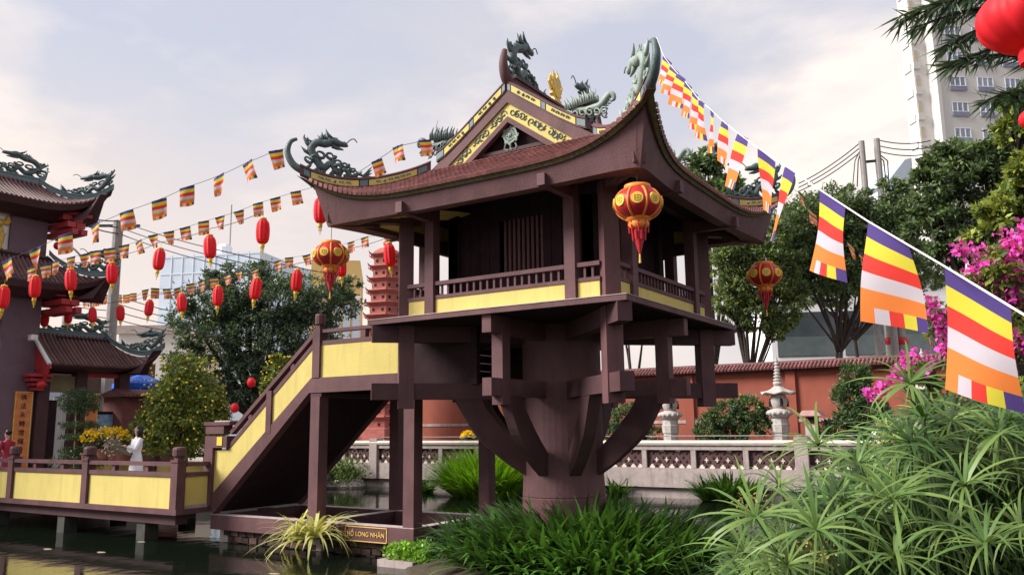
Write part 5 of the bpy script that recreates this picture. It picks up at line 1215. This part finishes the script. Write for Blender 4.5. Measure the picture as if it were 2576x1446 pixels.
bunting([(917,610),(882,622),(770,655),(727,661),(697,670),(640,690),(600,695),(570,704),(538,711),(505,720),(478,727),(445,738),(418,740),(390,738),(365,742)], 34, 'lower bunting before the dark tree', 'flags on the lower bunting', 27, 4, ext=((330,755),(960,590)))
bunting([(335,748),(318,752),(298,752),(272,752),(255,757),(240,760),(215,762),(190,772),(170,775),(150,776),(132,778)], 46, 'farthest tiny bunting near the gate', 'flags on the far bunting', 21, 5, ext=((105,782),(360,742)))
bunting([(2012,506),(2042,548),(2138,632),(2168,660),(2332,852)], 22, 'small string half hidden behind the large flags', 'small flags behind the large string', 38, 6, ext=((1990,470),(2380,900)))
# blurred red lantern and sliver of another close to the camera
def big_lantern(c, r, label):
    t = thing('silk_lantern', label, 'lantern', tuple(c)); n = 72
    q = MB(); V_ = []; prof = [(.25,.62),(.62,.52),(.9,.25),(1.0,-.02),(.92,-.28),(.66,-.52),(.3,-.64)]; prof = smooth_path(prof, 3)
    for p in prof:
        for k in range(n): a = 2*math.pi*k/n; rr = r*p.x*(.90+.10*abs(math.sin(6*a))**.6); V_.append((c.x+rr*math.cos(a), c.y+rr*math.sin(a), c.z+r*p.y))
    m_ = len(prof); q.add(V_, [(i*n+k, i*n+(k+1)%n, (i+1)*n+(k+1)%n, (i+1)*n+k) for i in range(m_-1) for k in range(n)]); part('body', q, red_l, t, smooth=True)
    part('skirt', MB().lathe(c, [(.3*r,-.62*r),(.34*r,-.78*r),(.32*r,-.95*r),(.2*r,-.95*r)], 16), red_l, t); part('cap', MB().lathe(c, [(.3*r,.6*r),(.3*r,.7*r),(.05*r,.72*r)], 16), lyel, t)
    part('hanging_cord', MB().tube([(c.x,c.y,c.z+.7*r),(c.x,c.y,c.z+3*r)], .006, 4), dark, t)
big_lantern(at(2600, 38, 3.6), .23, 'large red silk lantern cut off by the top right corner')
big_lantern(at(2606, 296, 3.9), .075, 'sliver of a red lantern at the right edge among the leaves')

# ------------------------------------------------------------------ plants in and beside the pond
mound = lambda x, y: WATER+.10+.42*np.exp(-((np.asarray(x)-.2)**2/7.5+(np.asarray(y)+.3)**2/7.5))
n = 28; q = MB(); q.lathe((.2,-.3,0), [(3.6,WATER-.2),(3.3,WATER+.05),(2.4,WATER+.3),(1.2,WATER+.48),(.0,WATER+.5)], 28)
o = link('island_soil', q.mesh('island_soil', soil)); o['kind'] = 'structure'
o = clump('island_grass', 'dense strappy green grass covering the island round the pillar', (.85,-.55,WATER), 2700, 1.08, .115, lf_grass, 70, 2.85, (.05,.95), (.3,1.5), cat='grass', kind='stuff', zf=mound)
c = onaxis(790, 1350, 1, -1.95)
clump('spider_plant', 'arching yellow-striped spider plant beside the name board', (c.x,c.y,c.z-.05), 110, 1.45, .075, lf_var, 72, .07, (.35,1.35), (.9,1.9), seg=7)
c = onaxis(745, 1352, 1, -1.95)
clump('spider_plant', 'smaller striped spider plant left of the bigger one on the pond edge', (c.x,c.y,c.z-.05), 60, 1.05, .052, lf_var, 73, .06, (.25,1.0), (.8,1.7), seg=6)
#ledge = MB().box((-6.6,-2.1,-5.4),(-4.3,-1.7,-5.0)); o = link('pond_ledge', ledge.mesh('pond_ledge', conc)); o['kind'] = 'structure'
pl = thing('stone_planter', 'stone trough planter with low green creeper in the water', 'planter', (-2.7,-2.1,-5.3))
part('trough', MB().box((-3.15,-2.42,-5.5),(-2.2,-1.75,-4.96)), conc, pl)
rng = np.random.default_rng(12); C = np.stack([rng.uniform(-3.05,-1.9,1500), rng.uniform(-2.4,-1.6,1500), -4.95+rng.uniform(0,.30,1500)*1.0], 1); v, qd = leaf_quads(rng, C, .09, .06, up=.8); link('creeper', np_mesh('creeper', v, qd, lf_brt, (-2.7,-2.1,-5.3)), pl)
C = np.stack([rng.normal(-1.9,.35,900), rng.normal(-1.9,.25,900), -4.85+rng.uniform(-.1,.25,900)], 1); v, qd = leaf_quads(rng, C, .14, .04, up=.8); link('creeper', np_mesh('creeper', v, qd, lf_grass, (-2.7,-2.1,-5.3)), pl)
for i, (u, v) in enumerate(((120,1380),(255,1388),(355,1362),(690,1442),(245,1322))):
    c = onaxis(u, v, 2, WATER+.006); q = MB().lathe(c, [(.10,0),(.10,.004)], 7, sx=1.5, sy=.7); solo('floating_leaf', q, fl_pale, ORD[i]+' pale fallen leaf floating on the water at lower left', 'leaf', tuple(c), 'fallen leaves on the pond')

# umbrella sedge in the foreground
sg = thing('umbrella_sedge', 'tall umbrella sedge with drooping leaf whorls filling the lower right foreground', 'sedge', (7.0,-11.0,-4.45))
rng = np.random.default_rng(77); rnd = random.Random(77)
leafs = []; lf_sedge3 = leafm('leaf_sedge_mid', (.10,.185,.045), .5)  # middle green mixed at random among the whorl leaves
for k in range(9):
    B = np.zeros((1,3)); v, qd = blades(rng, B, np.zeros(1), np.array([.36*rng.uniform(.75,1.25)]), np.array([.0165*rng.uniform(.8,1.25)]), np.array([rng.uniform(.55,1.4)]), np.array([rng.uniform(.9,2.1)]), 7)
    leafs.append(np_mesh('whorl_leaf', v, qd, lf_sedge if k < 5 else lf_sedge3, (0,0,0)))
stem_m = mat('sedge_stem', (.055,.10,.03), .5, .2)
HEADS = [(2158,1165,4.2),(2053,1331,3.9),(1902,1300,4.4),(2247,1252,4.0),(2426,1221,3.9),(2287,965,4.8),(2057,1118,5.4),(2510,1090,4.4),(2330,1130,4.6),(2480,1370,3.7),(2250,1400,3.8),(1870,1390,4.4)]
HEADS2 = [(2560,1190,4.4),(2390,1330,4.0),(1980,1420,4.0),(2400,1060,5.2),(2120,1260,4.5),(2570,1330,3.9),(1960,1220,4.9),(2230,1080,5.0)]
org = V3((7.0,-11.0,-4.45))
for i, (u, v, d) in enumerate(HEADS):
    h = at(u, v, d); r0 = h+RGT*rnd.uniform(.0,1.0)+FWD*rnd.uniform(-.2,.5); r0.z = -4.5
    pts = smooth_path([r0, r0.lerp(h,.55)+V3((0,0,.1)), h], 5)
    stq = part('stem', MB().tube(pts, .0075, 6), stem_m, sg, smooth=True)
    cdv = CAM-h; tilt = Matrix.Rotation(rnd.uniform(.35,.85), 4, V3((-cdv.y+rnd.uniform(-1,1)*1.2, cdv.x+rnd.uniform(-1,1)*1.2, 0)).normalized())
    for k in range(24):
        a = 2*math.pi*k/24+rnd.uniform(-.2,.2); sc = rnd.uniform(.6,1.25)
        M = tilt @ Matrix.Rotation(a, 4, 'Z') @ Matrix.Scale(sc, 4); M = Matrix.Translation((h-org)*S) @ M
        link('leaf', leafs[rnd.randrange(9)], stq, mw=M)
# more distant or hidden whorls, joined
def whorls(H, m, nl_, length, width, nm, seed):
    rng = np.random.default_rng(seed); B = []; az = []; 
    for h in H: B += [h]*nl_; az += list(np.linspace(0, 2*np.pi, nl_, endpoint=False)+rng.uniform(0,6))
    n_ = len(B); H0 = np.array(B); B = H0*0; v, qd = blades(rng, np.array(B), np.array(az)+rng.normal(0,.12,n_), length*rng.uniform(.7,1.15,n_), width*rng.uniform(.8,1.2,n_), rng.uniform(.55,1.4,n_), rng.uniform(.9,2.1,n_), 6)
    per = len(v)//n_; vv = v.reshape(n_, per, 3)
    for i_ in range(0, n_, nl_):
        h_ = V3(H0[i_]); cdv = CAM-h_; Rm = np.array(Matrix.Rotation(rng.uniform(.2,.9), 3, V3((-cdv.y+rng.uniform(-2,2), cdv.x+rng.uniform(-2,2), 0)).normalized()))
        vv[i_:i_+nl_] = vv[i_:i_+nl_] @ Rm.T + H0[i_]
    o = link(nm, np_mesh(nm, vv.reshape(-1,3), qd, m, org), sg); o['kind'] = 'stuff'
H2 = [tuple(at(*h_)) for h_ in HEADS2]; stq = MB()
for h_ in H2: h_ = V3(h_); r0 = h_+RGT*.5; r0.z = -4.6; stq.tube([h_, r0], .007, 4)
while len(H2) < 560:
    u = rnd.uniform(1790,2640); v = rnd.uniform(960,1500); lim = 1510-.85*(u-1790) if u < 2330 else 1055
    if v < lim: continue
    h = at(u, v, rnd.uniform(4.4,6.4)); H2.append(tuple(h)); r0 = h+V3((rnd.uniform(-.2,.4), rnd.uniform(-.4,.2), 0)); r0.z = -4.6; stq.tube([h, h.lerp(r0,.5)+V3((0,0,.05)), r0], .008, 4)
part('stems', stq, stem_m, sg, kind='stuff')
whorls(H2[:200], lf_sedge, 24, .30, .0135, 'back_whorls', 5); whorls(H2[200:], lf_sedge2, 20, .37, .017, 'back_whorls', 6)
n_ = 12000; U = rng.uniform(1770,2700,n_); Vv = rng.uniform(1120,1560,n_); keep = Vv > np.maximum(1150, 1520-.6*(U-1770)); U, Vv = U[keep], Vv[keep]
B = np.array([tuple(at(a, b, c_)) for a, b, c_ in zip(U, Vv, rng.uniform(4.3,6.8,len(U)))]); B[:,2] -= .35
v, qd = blades(rng, B, rng.uniform(0,6.28,len(B)), .42*rng.uniform(.6,1.2,len(B)), .018*rng.uniform(.7,1.3,len(B)), rng.uniform(.05,.8,len(B)), rng.uniform(.3,1.5,len(B)), 4)
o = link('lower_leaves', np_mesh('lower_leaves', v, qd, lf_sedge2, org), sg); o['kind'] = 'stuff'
fb = []
for (u, v, d) in ((2240,1105,4.9),(2290,1090,4.9),(2335,1100,4.9),(2300,1140,4.9),(2440,1080,4.8),(1890,1270,4.6),(2050,1390,4.1),(2200,1290,4.6),(2480,1130,4.6)):
    c = np.array(at(u, v, d)); fb.append(c+rng.normal(size=(160,3))*np.array([.06,.06,.04]))
v, qd = leaf_quads(rng, np.concatenate(fb), .026, .012); o = link('flower_heads', np_mesh('flower_heads', v, qd, fl_buff, org), sg); o['kind'] = 'stuff'
c = at(1842, 1330, 5.0)
clump('reed_tuft', 'thin upright reeds at the water edge left of the sedge', (c.x,c.y,c.z-.6), 26, .8, .018, lf_sedge2, 79, .25, (.02,.45), (.1,.7), seg=6)

# ------------------------------------------------------------------ bougainvillea, shrubs and trees on the right
def blossoms(t, base, spots, n, sd, rng):
    C = np.concatenate([np.array(at(u, v, d))+rng.normal(size=(n,3))*sd for u, v, d in spots]); v, qd = leaf_quads(rng, C, .055, .05, up=.3); o = link('blossoms', np_mesh('blossoms', v, qd, fl_mag, base), t); o['kind'] = 'stuff'
bgp = at(2560, 1100, 8.0); base = (bgp.x, bgp.y, -4.45)
def P_(u, v, d, r, rz=None): return (tuple(at(u, v, d)), (r, r, rz or r*.8))
bt = tree('bougainvillea', 'bougainvillea bush with magenta blossom at the right edge', 'bush', base, [P_(2540,700,8,.38),P_(2480,690,8,.30),P_(2545,830,8,.36),P_(2450,760,8.3,.26),P_(2560,950,8,.4),P_(2500,880,8.2,.3),P_(2420,900,8.3,.22),P_(2340,950,8.2,.22),P_(2290,960,8.2,.18),P_(2560,1060,7.6,.35),P_(2450,1020,7.8,.35),P_(2350,800,8.3,.2)], 7000, (.085,.045), [lf_mid, lf_ylw], .05, 81, lmix=(.6,.4))
rng = np.random.default_rng(82)
blossoms(bt, base, [(2545,640,7.9),(2560,690,7.9),(2530,720,7.9),(2565,745,7.9),(2575,610,7.9),(2505,690,7.9),(2540,700,7.9)], 220, .085, rng)
blossoms(bt, base, [(2470,670,8),(2450,690,8),(2480,715,8),(2437,695,8),(2510,750,8),(2550,840,7.9),(2570,870,7.9),(2520,800,8),(2372,828,8.1),(2352,800,8.1),(2375,870,8.1),(2340,760,8.1),(2455,630,8.2),(2410,625,8.2)], 46, .042, rng)
blossoms(bt, base, [(2275,905,8),(2300,890,8),(2345,905,8),(2265,935,8),(2325,935,8),(2205,985,8),(2222,975,8),(2190,992,8),(2250,945,8),(2480,1080,7.4),(2540,1060,7.4),(2420,1150,7.4),(2560,1120,7.4),(2360,1120,7.4)], 34, .032, rng)
def T_(name, label, cat, u, d, clumps, n, leaf, mats, r, seed, **k):
    b = at(u, 1100, d); return tree(name, label, cat, (b.x, b.y, -4.2), [(tuple(at(a, b_, d+dd)), (rr*d/FPX, rr*d/FPX, rr*d/FPX*.8)) for a, b_, dd, rr in clumps], n, leaf, mats, r, seed, **k)
T_('broadleaf_tree', 'tall dark green tree in front of the high-rise, right of the twin poles', 'tree', 2470, 21, [(2400,420,0,75),(2350,470,0,60),(2480,410,0,70),(2550,345,0,60),(2340,560,0,60),(2420,540,0,85),(2520,470,0,85),(2400,620,0,60),(2570,400,1,80),(2335,430,0,35),(2565,250,0,45)], 34000, (.15,.065), [lf_dark, lf_mid], .22, 91, lmix=(.5,.5), spread=.6, tuft=80)
T_('broadleaf_tree', 'yellow-green shrub tree above the bougainvillea', 'tree', 2570, 12, [(2530,560,0,70),(2570,500,0,70),(2480,600,0,45),(2560,620,0,60),(2500,520,0,40),(2590,420,0,60),(2545,330,.3,45),(2575,250,.3,50),(2590,640,0,60)], 9000, (.13,.07), [lf_ylw, lf_mid], .12, 92, lmix=(.65,.35), tuft=60)
T_('multi_stem_tree', 'multi-stemmed dark tree rising behind the red wall under the flags', 'tree', 2085, 42, [(2010,560,0,70),(2080,540,0,80),(2160,560,0,75),(2230,560,0,70),(2120,640,0,70),(2000,640,0,60),(2200,640,0,60),(2270,520,0,55),(2060,690,0,50),(2270,610,0,45),(2150,500,0,45),(2240,480,0,40),(2130,710,0,50),(2220,700,0,50),(1990,720,0,45),(2290,680,0,45),(2040,610,0,55),(2030,700,0,45),(2100,590,0,60)], 60000, (.21,.09), [lf_dark, lf_mid], .11, 93, lmix=(.5,.5), trunks=3, fork=.5, spread=.6, tuft=60)
T_('garden_tree', 'light green tree with forked trunk right beside the pavilion', 'tree', 1880, 41, [(1850,640,0,60),(1920,660,0,60),(1870,720,0,60),(1960,720,0,50),(1900,790,0,55),(1830,760,0,40),(1960,790,0,45),(1840,590,0,45),(1940,600,0,50),(1990,660,0,45),(1840,700,0,50),(1900,740,0,50),(1950,830,0,35),(1860,810,0,35),(1990,730,0,40),(1830,640,0,45)], 40000, (.21,.09), [lf_mid, lf_dark, lf_ylw], .13, 94, lmix=(.45,.35,.2), trunks=1, fork=.42, spread=.6, tuft=60)
T_('garden_tree', 'soft mid-green tree filling the gap behind the hanging lantern and flags', 'tree', 2180, 47, [(1985,640,0,45),(2040,640,0,60),(2100,660,0,60),(2160,690,0,65),(2230,650,0,65),(2290,640,0,60),(2020,730,0,50),(2090,740,0,45),(2250,720,0,55),(2320,700,0,55),(1990,570,0,45),(2200,560,0,60)], 30000, (.24,.10), [lf_mid, lf_dark], .14, 99, lmix=(.6,.4), spread=.6, tuft=60, fork=.6)
T_('garden_tree', 'leafy treetop showing behind the right slope of the pavilion roof', 'tree', 1790, 45, [(1770,440,0,60),(1810,500,0,70),(1730,480,0,50),(1850,520,0,55),(1780,400,0,35)], 6500, (.36,.16), [lf_mid, lf_dark], .2, 95, lmix=(.6,.4))
T_('garden_tree', 'slender pale green tree seen through the gap left of the pillar', 'tree', 1292, 44, [(1292,905,0,26),(1285,940,0,22),(1245,920,0,20)], 1400, (.25,.1), [lf_mid, lf_dark], .08, 96, lmix=(.6,.4))
T_('garden_tree', 'bare-stemmed tree seen under the floor between the right posts', 'tree', 1592, 42, [(1580,830,0,30),(1620,820,0,30),(1560,800,0,30)], 1200, (.3,.12), [lf_mid, lf_dark], .16, 97, lmix=(.6,.4), trunks=2, fork=.5)
T_('broadleaf_tree', 'big dark blue-green tree behind the staircase', 'tree', 680, 36, [(540,760,0,80),(620,730,0,85),(700,760,0,95),(780,760,0,85),(840,760,0,65),(480,800,0,60),(560,860,0,95),(660,860,0,100),(770,860,0,90),(470,900,0,60),(620,960,0,85),(720,960,0,70),(550,700,0,40),(870,720,0,35),(540,980,0,60),(660,690,0,40)], 52000, (.18,.075), [lf_dark, leafm('leaf_blue_green', (.075,.115,.10)), lf_mid], .3, 98, lmix=(.4,.38,.22), spread=.6, tuft=75)
# potted kumquat and a second one behind the stair
def kumquat(u, v0, v1, d, w_, label, seed, nf):
    c = at(u, (v0+v1)/2, d); h = (v1-v0)*d/FPX; r = w_*d/FPX/2; t0 = thing; 
    t = tree('kumquat_tree', label, 'tree', (c.x, c.y, -4.14), [((c.x,c.y,c.z-h*.22),(r*.95,r*.95,h*.26)),((c.x,c.y,c.z+.05*h),(r*.8,r*.8,h*.26)),((c.x,c.y,c.z+h*.32),(r*.5,r*.5,h*.2)),((c.x+RGT.x*r*.5,c.y+RGT.y*r*.5,c.z-h*.1),(r*.5,r*.5,h*.2)),((c.x-RGT.x*r*.6,c.y-RGT.y*r*.6,c.z-h*.2),(r*.5,r*.5,h*.2))], 19000 if nf > 100 else 4500, (.16,.075), [lf_mid, lf_dark, lf_ylw], .07, seed, lmix=(.35,.05,.6), spread=.42)
    rng = np.random.default_rng(seed+1); q = MB(); 
    for i in range(nf):
        d_ = unit(rng.normal(size=3)); k = rng.uniform(.75,1.0); zz = rng.uniform(-.45,.5); rr = r*(1.02-.9*max(0,zz)**1.2)*k; a = rng.uniform(0,6.28)
        q.ball((c.x+rr*math.cos(a), c.y+rr*math.sin(a), c.z+zz*h), .036, 6, 5)
    part('fruit', q, MATS.get('kumquat_rind') or mat('kumquat_rind', (.70,.55,.05), .5, .2, 4.0, island=.25), t, smooth=True, kind='stuff')
    part('pot', MB().lathe((c.x,c.y,-4.14), [(.35,0),(.48,.4),(.52,.42),(.52,.5),(.45,.5)], 16), pot_m, t)
kumquat(465, 895, 1150, 27.6, 225, 'potted kumquat tree full of small yellow fruit on the bridge', 110, 210)
kumquat(700, 895, 1010, 29, 90, 'second kumquat tree peeping over the stair rail', 112, 70)
# layered bonsai pine, chrysanthemums on the bridge
bz = thing('bonsai_pine', 'potted pine trained in flat layers in front of the gate', 'bonsai', tuple(at(200,1150,29).xy)+(-4.14,)); b = V3(at(200,1150,29)); b.z = -4.14; ctr = lambda v: at(200, v, 29)
part('trunk', MB().tube(smooth_path([b, ctr(1110)+RGT*.06, ctr(1060)-RGT*.05, ctr(1020)], 4), .06, 7), bark, bz); part('support_stick', MB().tube([b+RGT*-.15, ctr(1020)-RGT*.12], .03, 6), ochre, bz)
rng = np.random.default_rng(33); C = []
for v, ru, rz, n_ in ((1010,52,36,2600),(1068,50,9,900),(1098,50,10,1000),(1135,50,16,1200),(1160,80,18,1200)):
    c = np.array(ctr(v)); k = 29/FPX; p = rng.normal(size=(n_,3))*.5; p /= np.maximum(1, np.linalg.norm(p, axis=1, keepdims=True)*1.1); C.append(c+p*np.array([ru*k,ru*k,rz*k]))
v, qd = leaf_quads(rng, np.concatenate(C), .13, .03, up=.2); link('needles', np_mesh('needles', v, qd, lf_pine, ORG[bz.name]), bz); part('pot', MB().lathe(tuple(b), [(.3,0),(.45,.3),(.45,.36),(.38,.36)], 14), pot_m, bz)
for i, (u, v) in enumerate(((228,1108),(265,1098),(292,1100),(310,1106))):
    c = at(u, v, 28.6); flower_pot((c.x,c.y,c.z-.75), ORD[i]+' pot of yellow chrysanthemums from the left behind the bridge rail', 220, .34, 60+i, .75)
# feathery branch hanging in the top right corner
fb = thing('feathery_branch', 'feathery dark green branch hanging into the top right corner', 'branch', tuple(at(2560,60,4.6)))
q = MB(); rng = np.random.default_rng(44); C = []; D = []
for (a, b_, n_) in (((2620,-30),(2262,42),150),((2600,20),(2300,70),120),((2600,60),(2370,118),110),((2640,110),(2380,170),90),((2640,170),(2420,150),80),((2620,240),(2470,262),70),((2600,-10),(2340,20),120),((2660,330),(2540,240),60)):
    A = at(*a, 4.6); B = at(*b_, 4.5); m_ = A.lerp(B,.5)+V3((0,0,.05)); pth = smooth_path([A, m_, B], 6); q.tube(pth, [.012*(1-.8*i/12)+.002 for i in range(len(pth))], 5)
    f, Ln = along(pth); dr = (B-A).normalized()
    for k in range(n_):
        s_ = rng.uniform(.12,1.0); C.append(tuple(f(Ln*s_))); dd = np.array(dr)*rng.uniform(.4,1.0)+rng.normal(size=3)*.35+np.array([0,0,-.45]); D.append(dd)
part('twigs', q, bark, fb)
C = np.array(C); D = unit(np.array(D)); L_ = rng.uniform(.10,.20,(len(C),1)); sd_ = unit(np.cross(D, rng.normal(size=D.shape)))*.007
v = np.stack([C, C+D*L_*.4+sd_, C+D*L_, C+D*L_*.4-sd_], 1).reshape(-1,3); link('needles', np_mesh('needles', v, np.arange(4*len(C)).reshape(-1,4), lf_pine, ORG[fb.name]), fb)

# ------------------------------------------------------------------ people
def skin_mesh(name, joints, bones, m, parent, root, sub=2):
    me = bpy.data.meshes.new(name); k = list(joints); o0 = ORG[parent.name]
    me.from_pydata([((V3(joints[j][0])-o0)*S).to_tuple() for j in k], [(k.index(a), k.index(b)) for a, b in bones], []); o = link(name, me, parent)
    md = o.modifiers.new('skin', 'SKIN'); md.use_smooth_shade = True; md.branch_smoothing = .6
    for i, j in enumerate(k):
        r = joints[j][1]; r = (r, r) if not hasattr(r, '__len__') else r; me.skin_vertices[0].data[i].radius = (r[0]*S, r[1]*S); me.skin_vertices[0].data[i].use_root = (j == root)
    s2 = o.modifiers.new('sub', 'SUBSURF'); s2.levels = sub; s2.render_levels = sub; me.materials.append(m); return o
def person(name, label, base, face, height, outfit, pose):
    """face: unit vector the body turns to; pose gives elbows and hands in (forward, left, up) head-height units from the shoulder"""
    t = thing(name, label, 'person', base); b = V3(base); f = V3(face).normalized(); l = V3((-f.y, f.x, 0)); H = height; U = V3((0,0,1))
    def p(a, c, z): return b+f*a*H+l*c*H+U*z*H
    J = {'pelvis': (p(0,0,.52), (.075*H,.06*H)), 'waist': (p(0,0,.62), (.06*H,.05*H)), 'chest': (p(0,0,.74), (.075*H,.055*H)), 'neck0': (p(0,0,.83), .03*H), 'neck': (p(.005,0,.865), .027*H), 'head0': (p(.012,0,.90), (.042*H,.045*H)), 'head': (p(.012,0,.95), (.046*H,.052*H)), 'crown': (p(.0,0,.985), (.03*H,.035*H))}
    B = [('pelvis','waist'),('waist','chest'),('chest','neck0'),('neck0','neck'),('neck','head0'),('head0','head'),('head','crown')]
    for s_, n_ in ((1,'l'),(-1,'r')):
        sh = (0, s_*.095, .80); J['sh'+n_] = (p(*sh), .034*H); e = pose['elbow'+n_]; h = pose['hand'+n_]
        J['el'+n_] = (p(sh[0]+e[0], sh[1]+e[1], sh[2]+e[2]), .025*H); J['ha'+n_] = (p(sh[0]+h[0], sh[1]+h[1], sh[2]+h[2]), .018*H)
        B += [('chest','sh'+n_),('sh'+n_,'el'+n_),('el'+n_,'ha'+n_)]
        J['hip'+n_] = (p(0,s_*.05,.48), .055*H); J['kn'+n_] = (p(.01,s_*.055,.27), .038*H); J['an'+n_] = (p(0,s_*.055,.04), .024*H); J['to'+n_] = (p(.08,s_*.06,.015), .02*H)
        B += [('pelvis','hip'+n_),('hip'+n_,'kn'+n_),('kn'+n_,'an'+n_),('an'+n_,'to'+n_)]
    body = skin_mesh('body', J, B, skin, t, 'pelvis')
    for n_ in 'lr':                                    # hands: palm with five fingers
        h = J['ha'+n_][0]; e = J['el'+n_][0]; d = (h-e).normalized(); sd_ = d.cross(U).normalized() if d.cross(U).length > .1 else l; q = MB()
        q.tube([h-d*.01*H, h+d*.02*H, h+d*.04*H], [.016*H,.020*H,.014*H], 8)
        for k in range(4):
            c = h+d*.038*H+sd_*(k-1.5)*.009*H; q.tube([c, c+d*(.02+.004*(k in (1,2)))*H+U*-.004*H, c+d*.032*H+U*-.014*H], [.0055*H,.005*H,.003*H], 5)
        q.tube([h+sd_*.012*H, h+sd_*.026*H+d*.018*H, h+sd_*.026*H+d*.032*H], [.007*H,.006*H,.003*H], 5); part('hand', q, skin, t, smooth=True)
    hd = p(.012,0,.945); q = MB(); fr = .049*H
    q.ball(hd+f*fr*1.0+U*-.004*H, .008*H, 6, 5, sz=1.3); part('nose', q, skin, t, smooth=True)
    q = MB()
    for s_ in (-1,1): q.ball(hd+f*fr*.93+l*s_*.017*H+U*.008*H, .006*H, 6, 5)
    part('eyes', q, hair, t); part('lips', MB().ball(hd+f*fr*.93+U*-.024*H, .009*H, 6, 4, sz=.4), red_p, t)
    for s_ in (-1,1): part('ear', MB().ball(hd+l*s_*.045*H, .010*H, 6, 5, sz=1.4), skin, t, smooth=True)
    q = MB(); n = 14                                   # hair: cap, side locks and length
    q.ball(hd+f*-.020*H+U*.020*H, .054*H, 14, 9, sz=1.0)
    ln_ = outfit['hair']
    for k in range(13 if ln_ > .05 else 0):
        a = math.pi*(.42+1.16*k/12); r0 = hd+(f*math.cos(a)+l*math.sin(a))*.050*H+U*.02*H
        q.tube([r0, r0+(f*math.cos(a)+l*math.sin(a))*.012*H+U*-.05*H, hd+(f*math.cos(a)+l*math.sin(a))*.052*H+f*-.01*H+U*-ln_*H], [.018*H,.019*H,.010*H], 6)
    if ln_ <= .05: q.ball(hd+f*-.06*H+U*.035*H, .026*H, 10, 7)
    part('hair', q, hair, t, smooth=True)
    m = outfit['mat']; D = MB(); rows = outfit['rows']; n = 24; V_ = []
    for z, rx, ry, fo in rows:
        for k in range(n): a = 2*math.pi*k/n; w_ = 1+.04*math.sin(5*a+z*9)*(1 if z < .5 else 0); V_.append(p(fo+ry*w_*math.cos(a), rx*w_*math.sin(a), z))
    D.add(V_, [(i*n+k, i*n+(k+1)%n, (i+1)*n+(k+1)%n, (i+1)*n+k) for i in range(len(rows)-1) for k in range(n)]); part('dress', D, m, t, smooth=True)
    for n_ in 'lr':
        s0, e, h = J['sh'+n_][0], J['el'+n_][0], J['ha'+n_][0]; part('sleeve', MB().tube([s0+U*.012*H, s0.lerp(e,.5), e, e.lerp(h,.5), e.lerp(h,outfit['cuff'])], [.042*H,.038*H,.035*H,outfit['flare']*.8*H,outfit['flare']*H], 12, cap=False), m, t, smooth=True)
    q = MB()
    for n_ in 'lr': q.tube([J['hip'+n_][0], J['kn'+n_][0], J['an'+n_][0]], [.062*H,.055*H,.05*H], 10)
    part('trousers', q, outfit['legs'], t, smooth=True)
    return t, J
wb = onaxis(340, 1215, 1, -.55); wb.z = -4.14
WF = (RGT*-.62+FWD*-.75); WF.z = 0
ao = {'mat': cloth_w, 'legs': cloth_w, 'hair': .20, 'cuff': .82, 'flare': .036, 'rows': [(.845,.032,.032,.003),(.82,.06,.045,0),(.79,.10,.058,0),(.73,.088,.072,.006),(.68,.078,.064,0),(.62,.064,.052,0),(.55,.088,.07,0),(.48,.10,.082,0),(.3,.12,.105,0),(.1,.15,.13,0)]}
person('person', 'woman in a long white dress with dark loose hair holding flowers on the bridge', tuple(wb), tuple(WF), 2.02, ao, {'elbowl': (.10,.03,-.15), 'handl': (.20,-.04,-.10), 'elbowr': (.02,-.045,-.17), 'handr': (.17,.03,-.19)})
hp = wb+WF.normalized()*.46+V3((0,0,1.30))
bq = thing('flower_bouquet', 'wrapped bouquet of pale dried flowers in the arms of the woman', 'bouquet', tuple(hp)); ax = (RGT*-.85+V3((0,0,.45))).normalized()
part('wrapping', MB().tube([hp-ax*.30, hp, hp+ax*.28], [.03,.09,.17], 12, cap=False), mat('dark_olive_wrap', (.16,.16,.10), .7, .3), bq)
rng = np.random.default_rng(55); C = np.array(hp+ax*.34)+rng.normal(size=(480,3))*.10; v, qd = leaf_quads(rng, C, .10, .07); o = link('blossoms', np_mesh('blossoms', v, qd, fl_pale, tuple(hp)), bq); o['kind'] = 'stuff'
rb = at(16, 1150, 27.5); rb.z = -4.14
rd = dict(ao); rd.update({'mat': cloth_r, 'legs': cloth_k, 'hair': .035, 'flare': .030})
person('person', 'person with tied black hair in a dark red dress at the left edge', tuple(rb), tuple((RGT*-.9+FWD*.3)*V3((1,1,0))), 1.95, rd, {'elbowl': (.03,.05,-.16), 'handl': (.16,.02,-.14), 'elbowr': (.03,-.05,-.16), 'handr': (.16,-.02,-.15)})
kb = V3((3.78,16.4,-4.0)); kd = dict(ao); kd.update({'hair': .03, 'legs': cloth_k})
person('person', 'small figure in a pale top behind the parapet near the conifer', tuple(kb), tuple((RGT*-.7+FWD*-.7)*V3((1,1,0))), 1.78, kd, {'elbowl': (.05,.04,-.14), 'handl': (.16,.0,-.16), 'elbowr': (.05,-.04,-.14), 'handr': (.16,.0,-.18)})
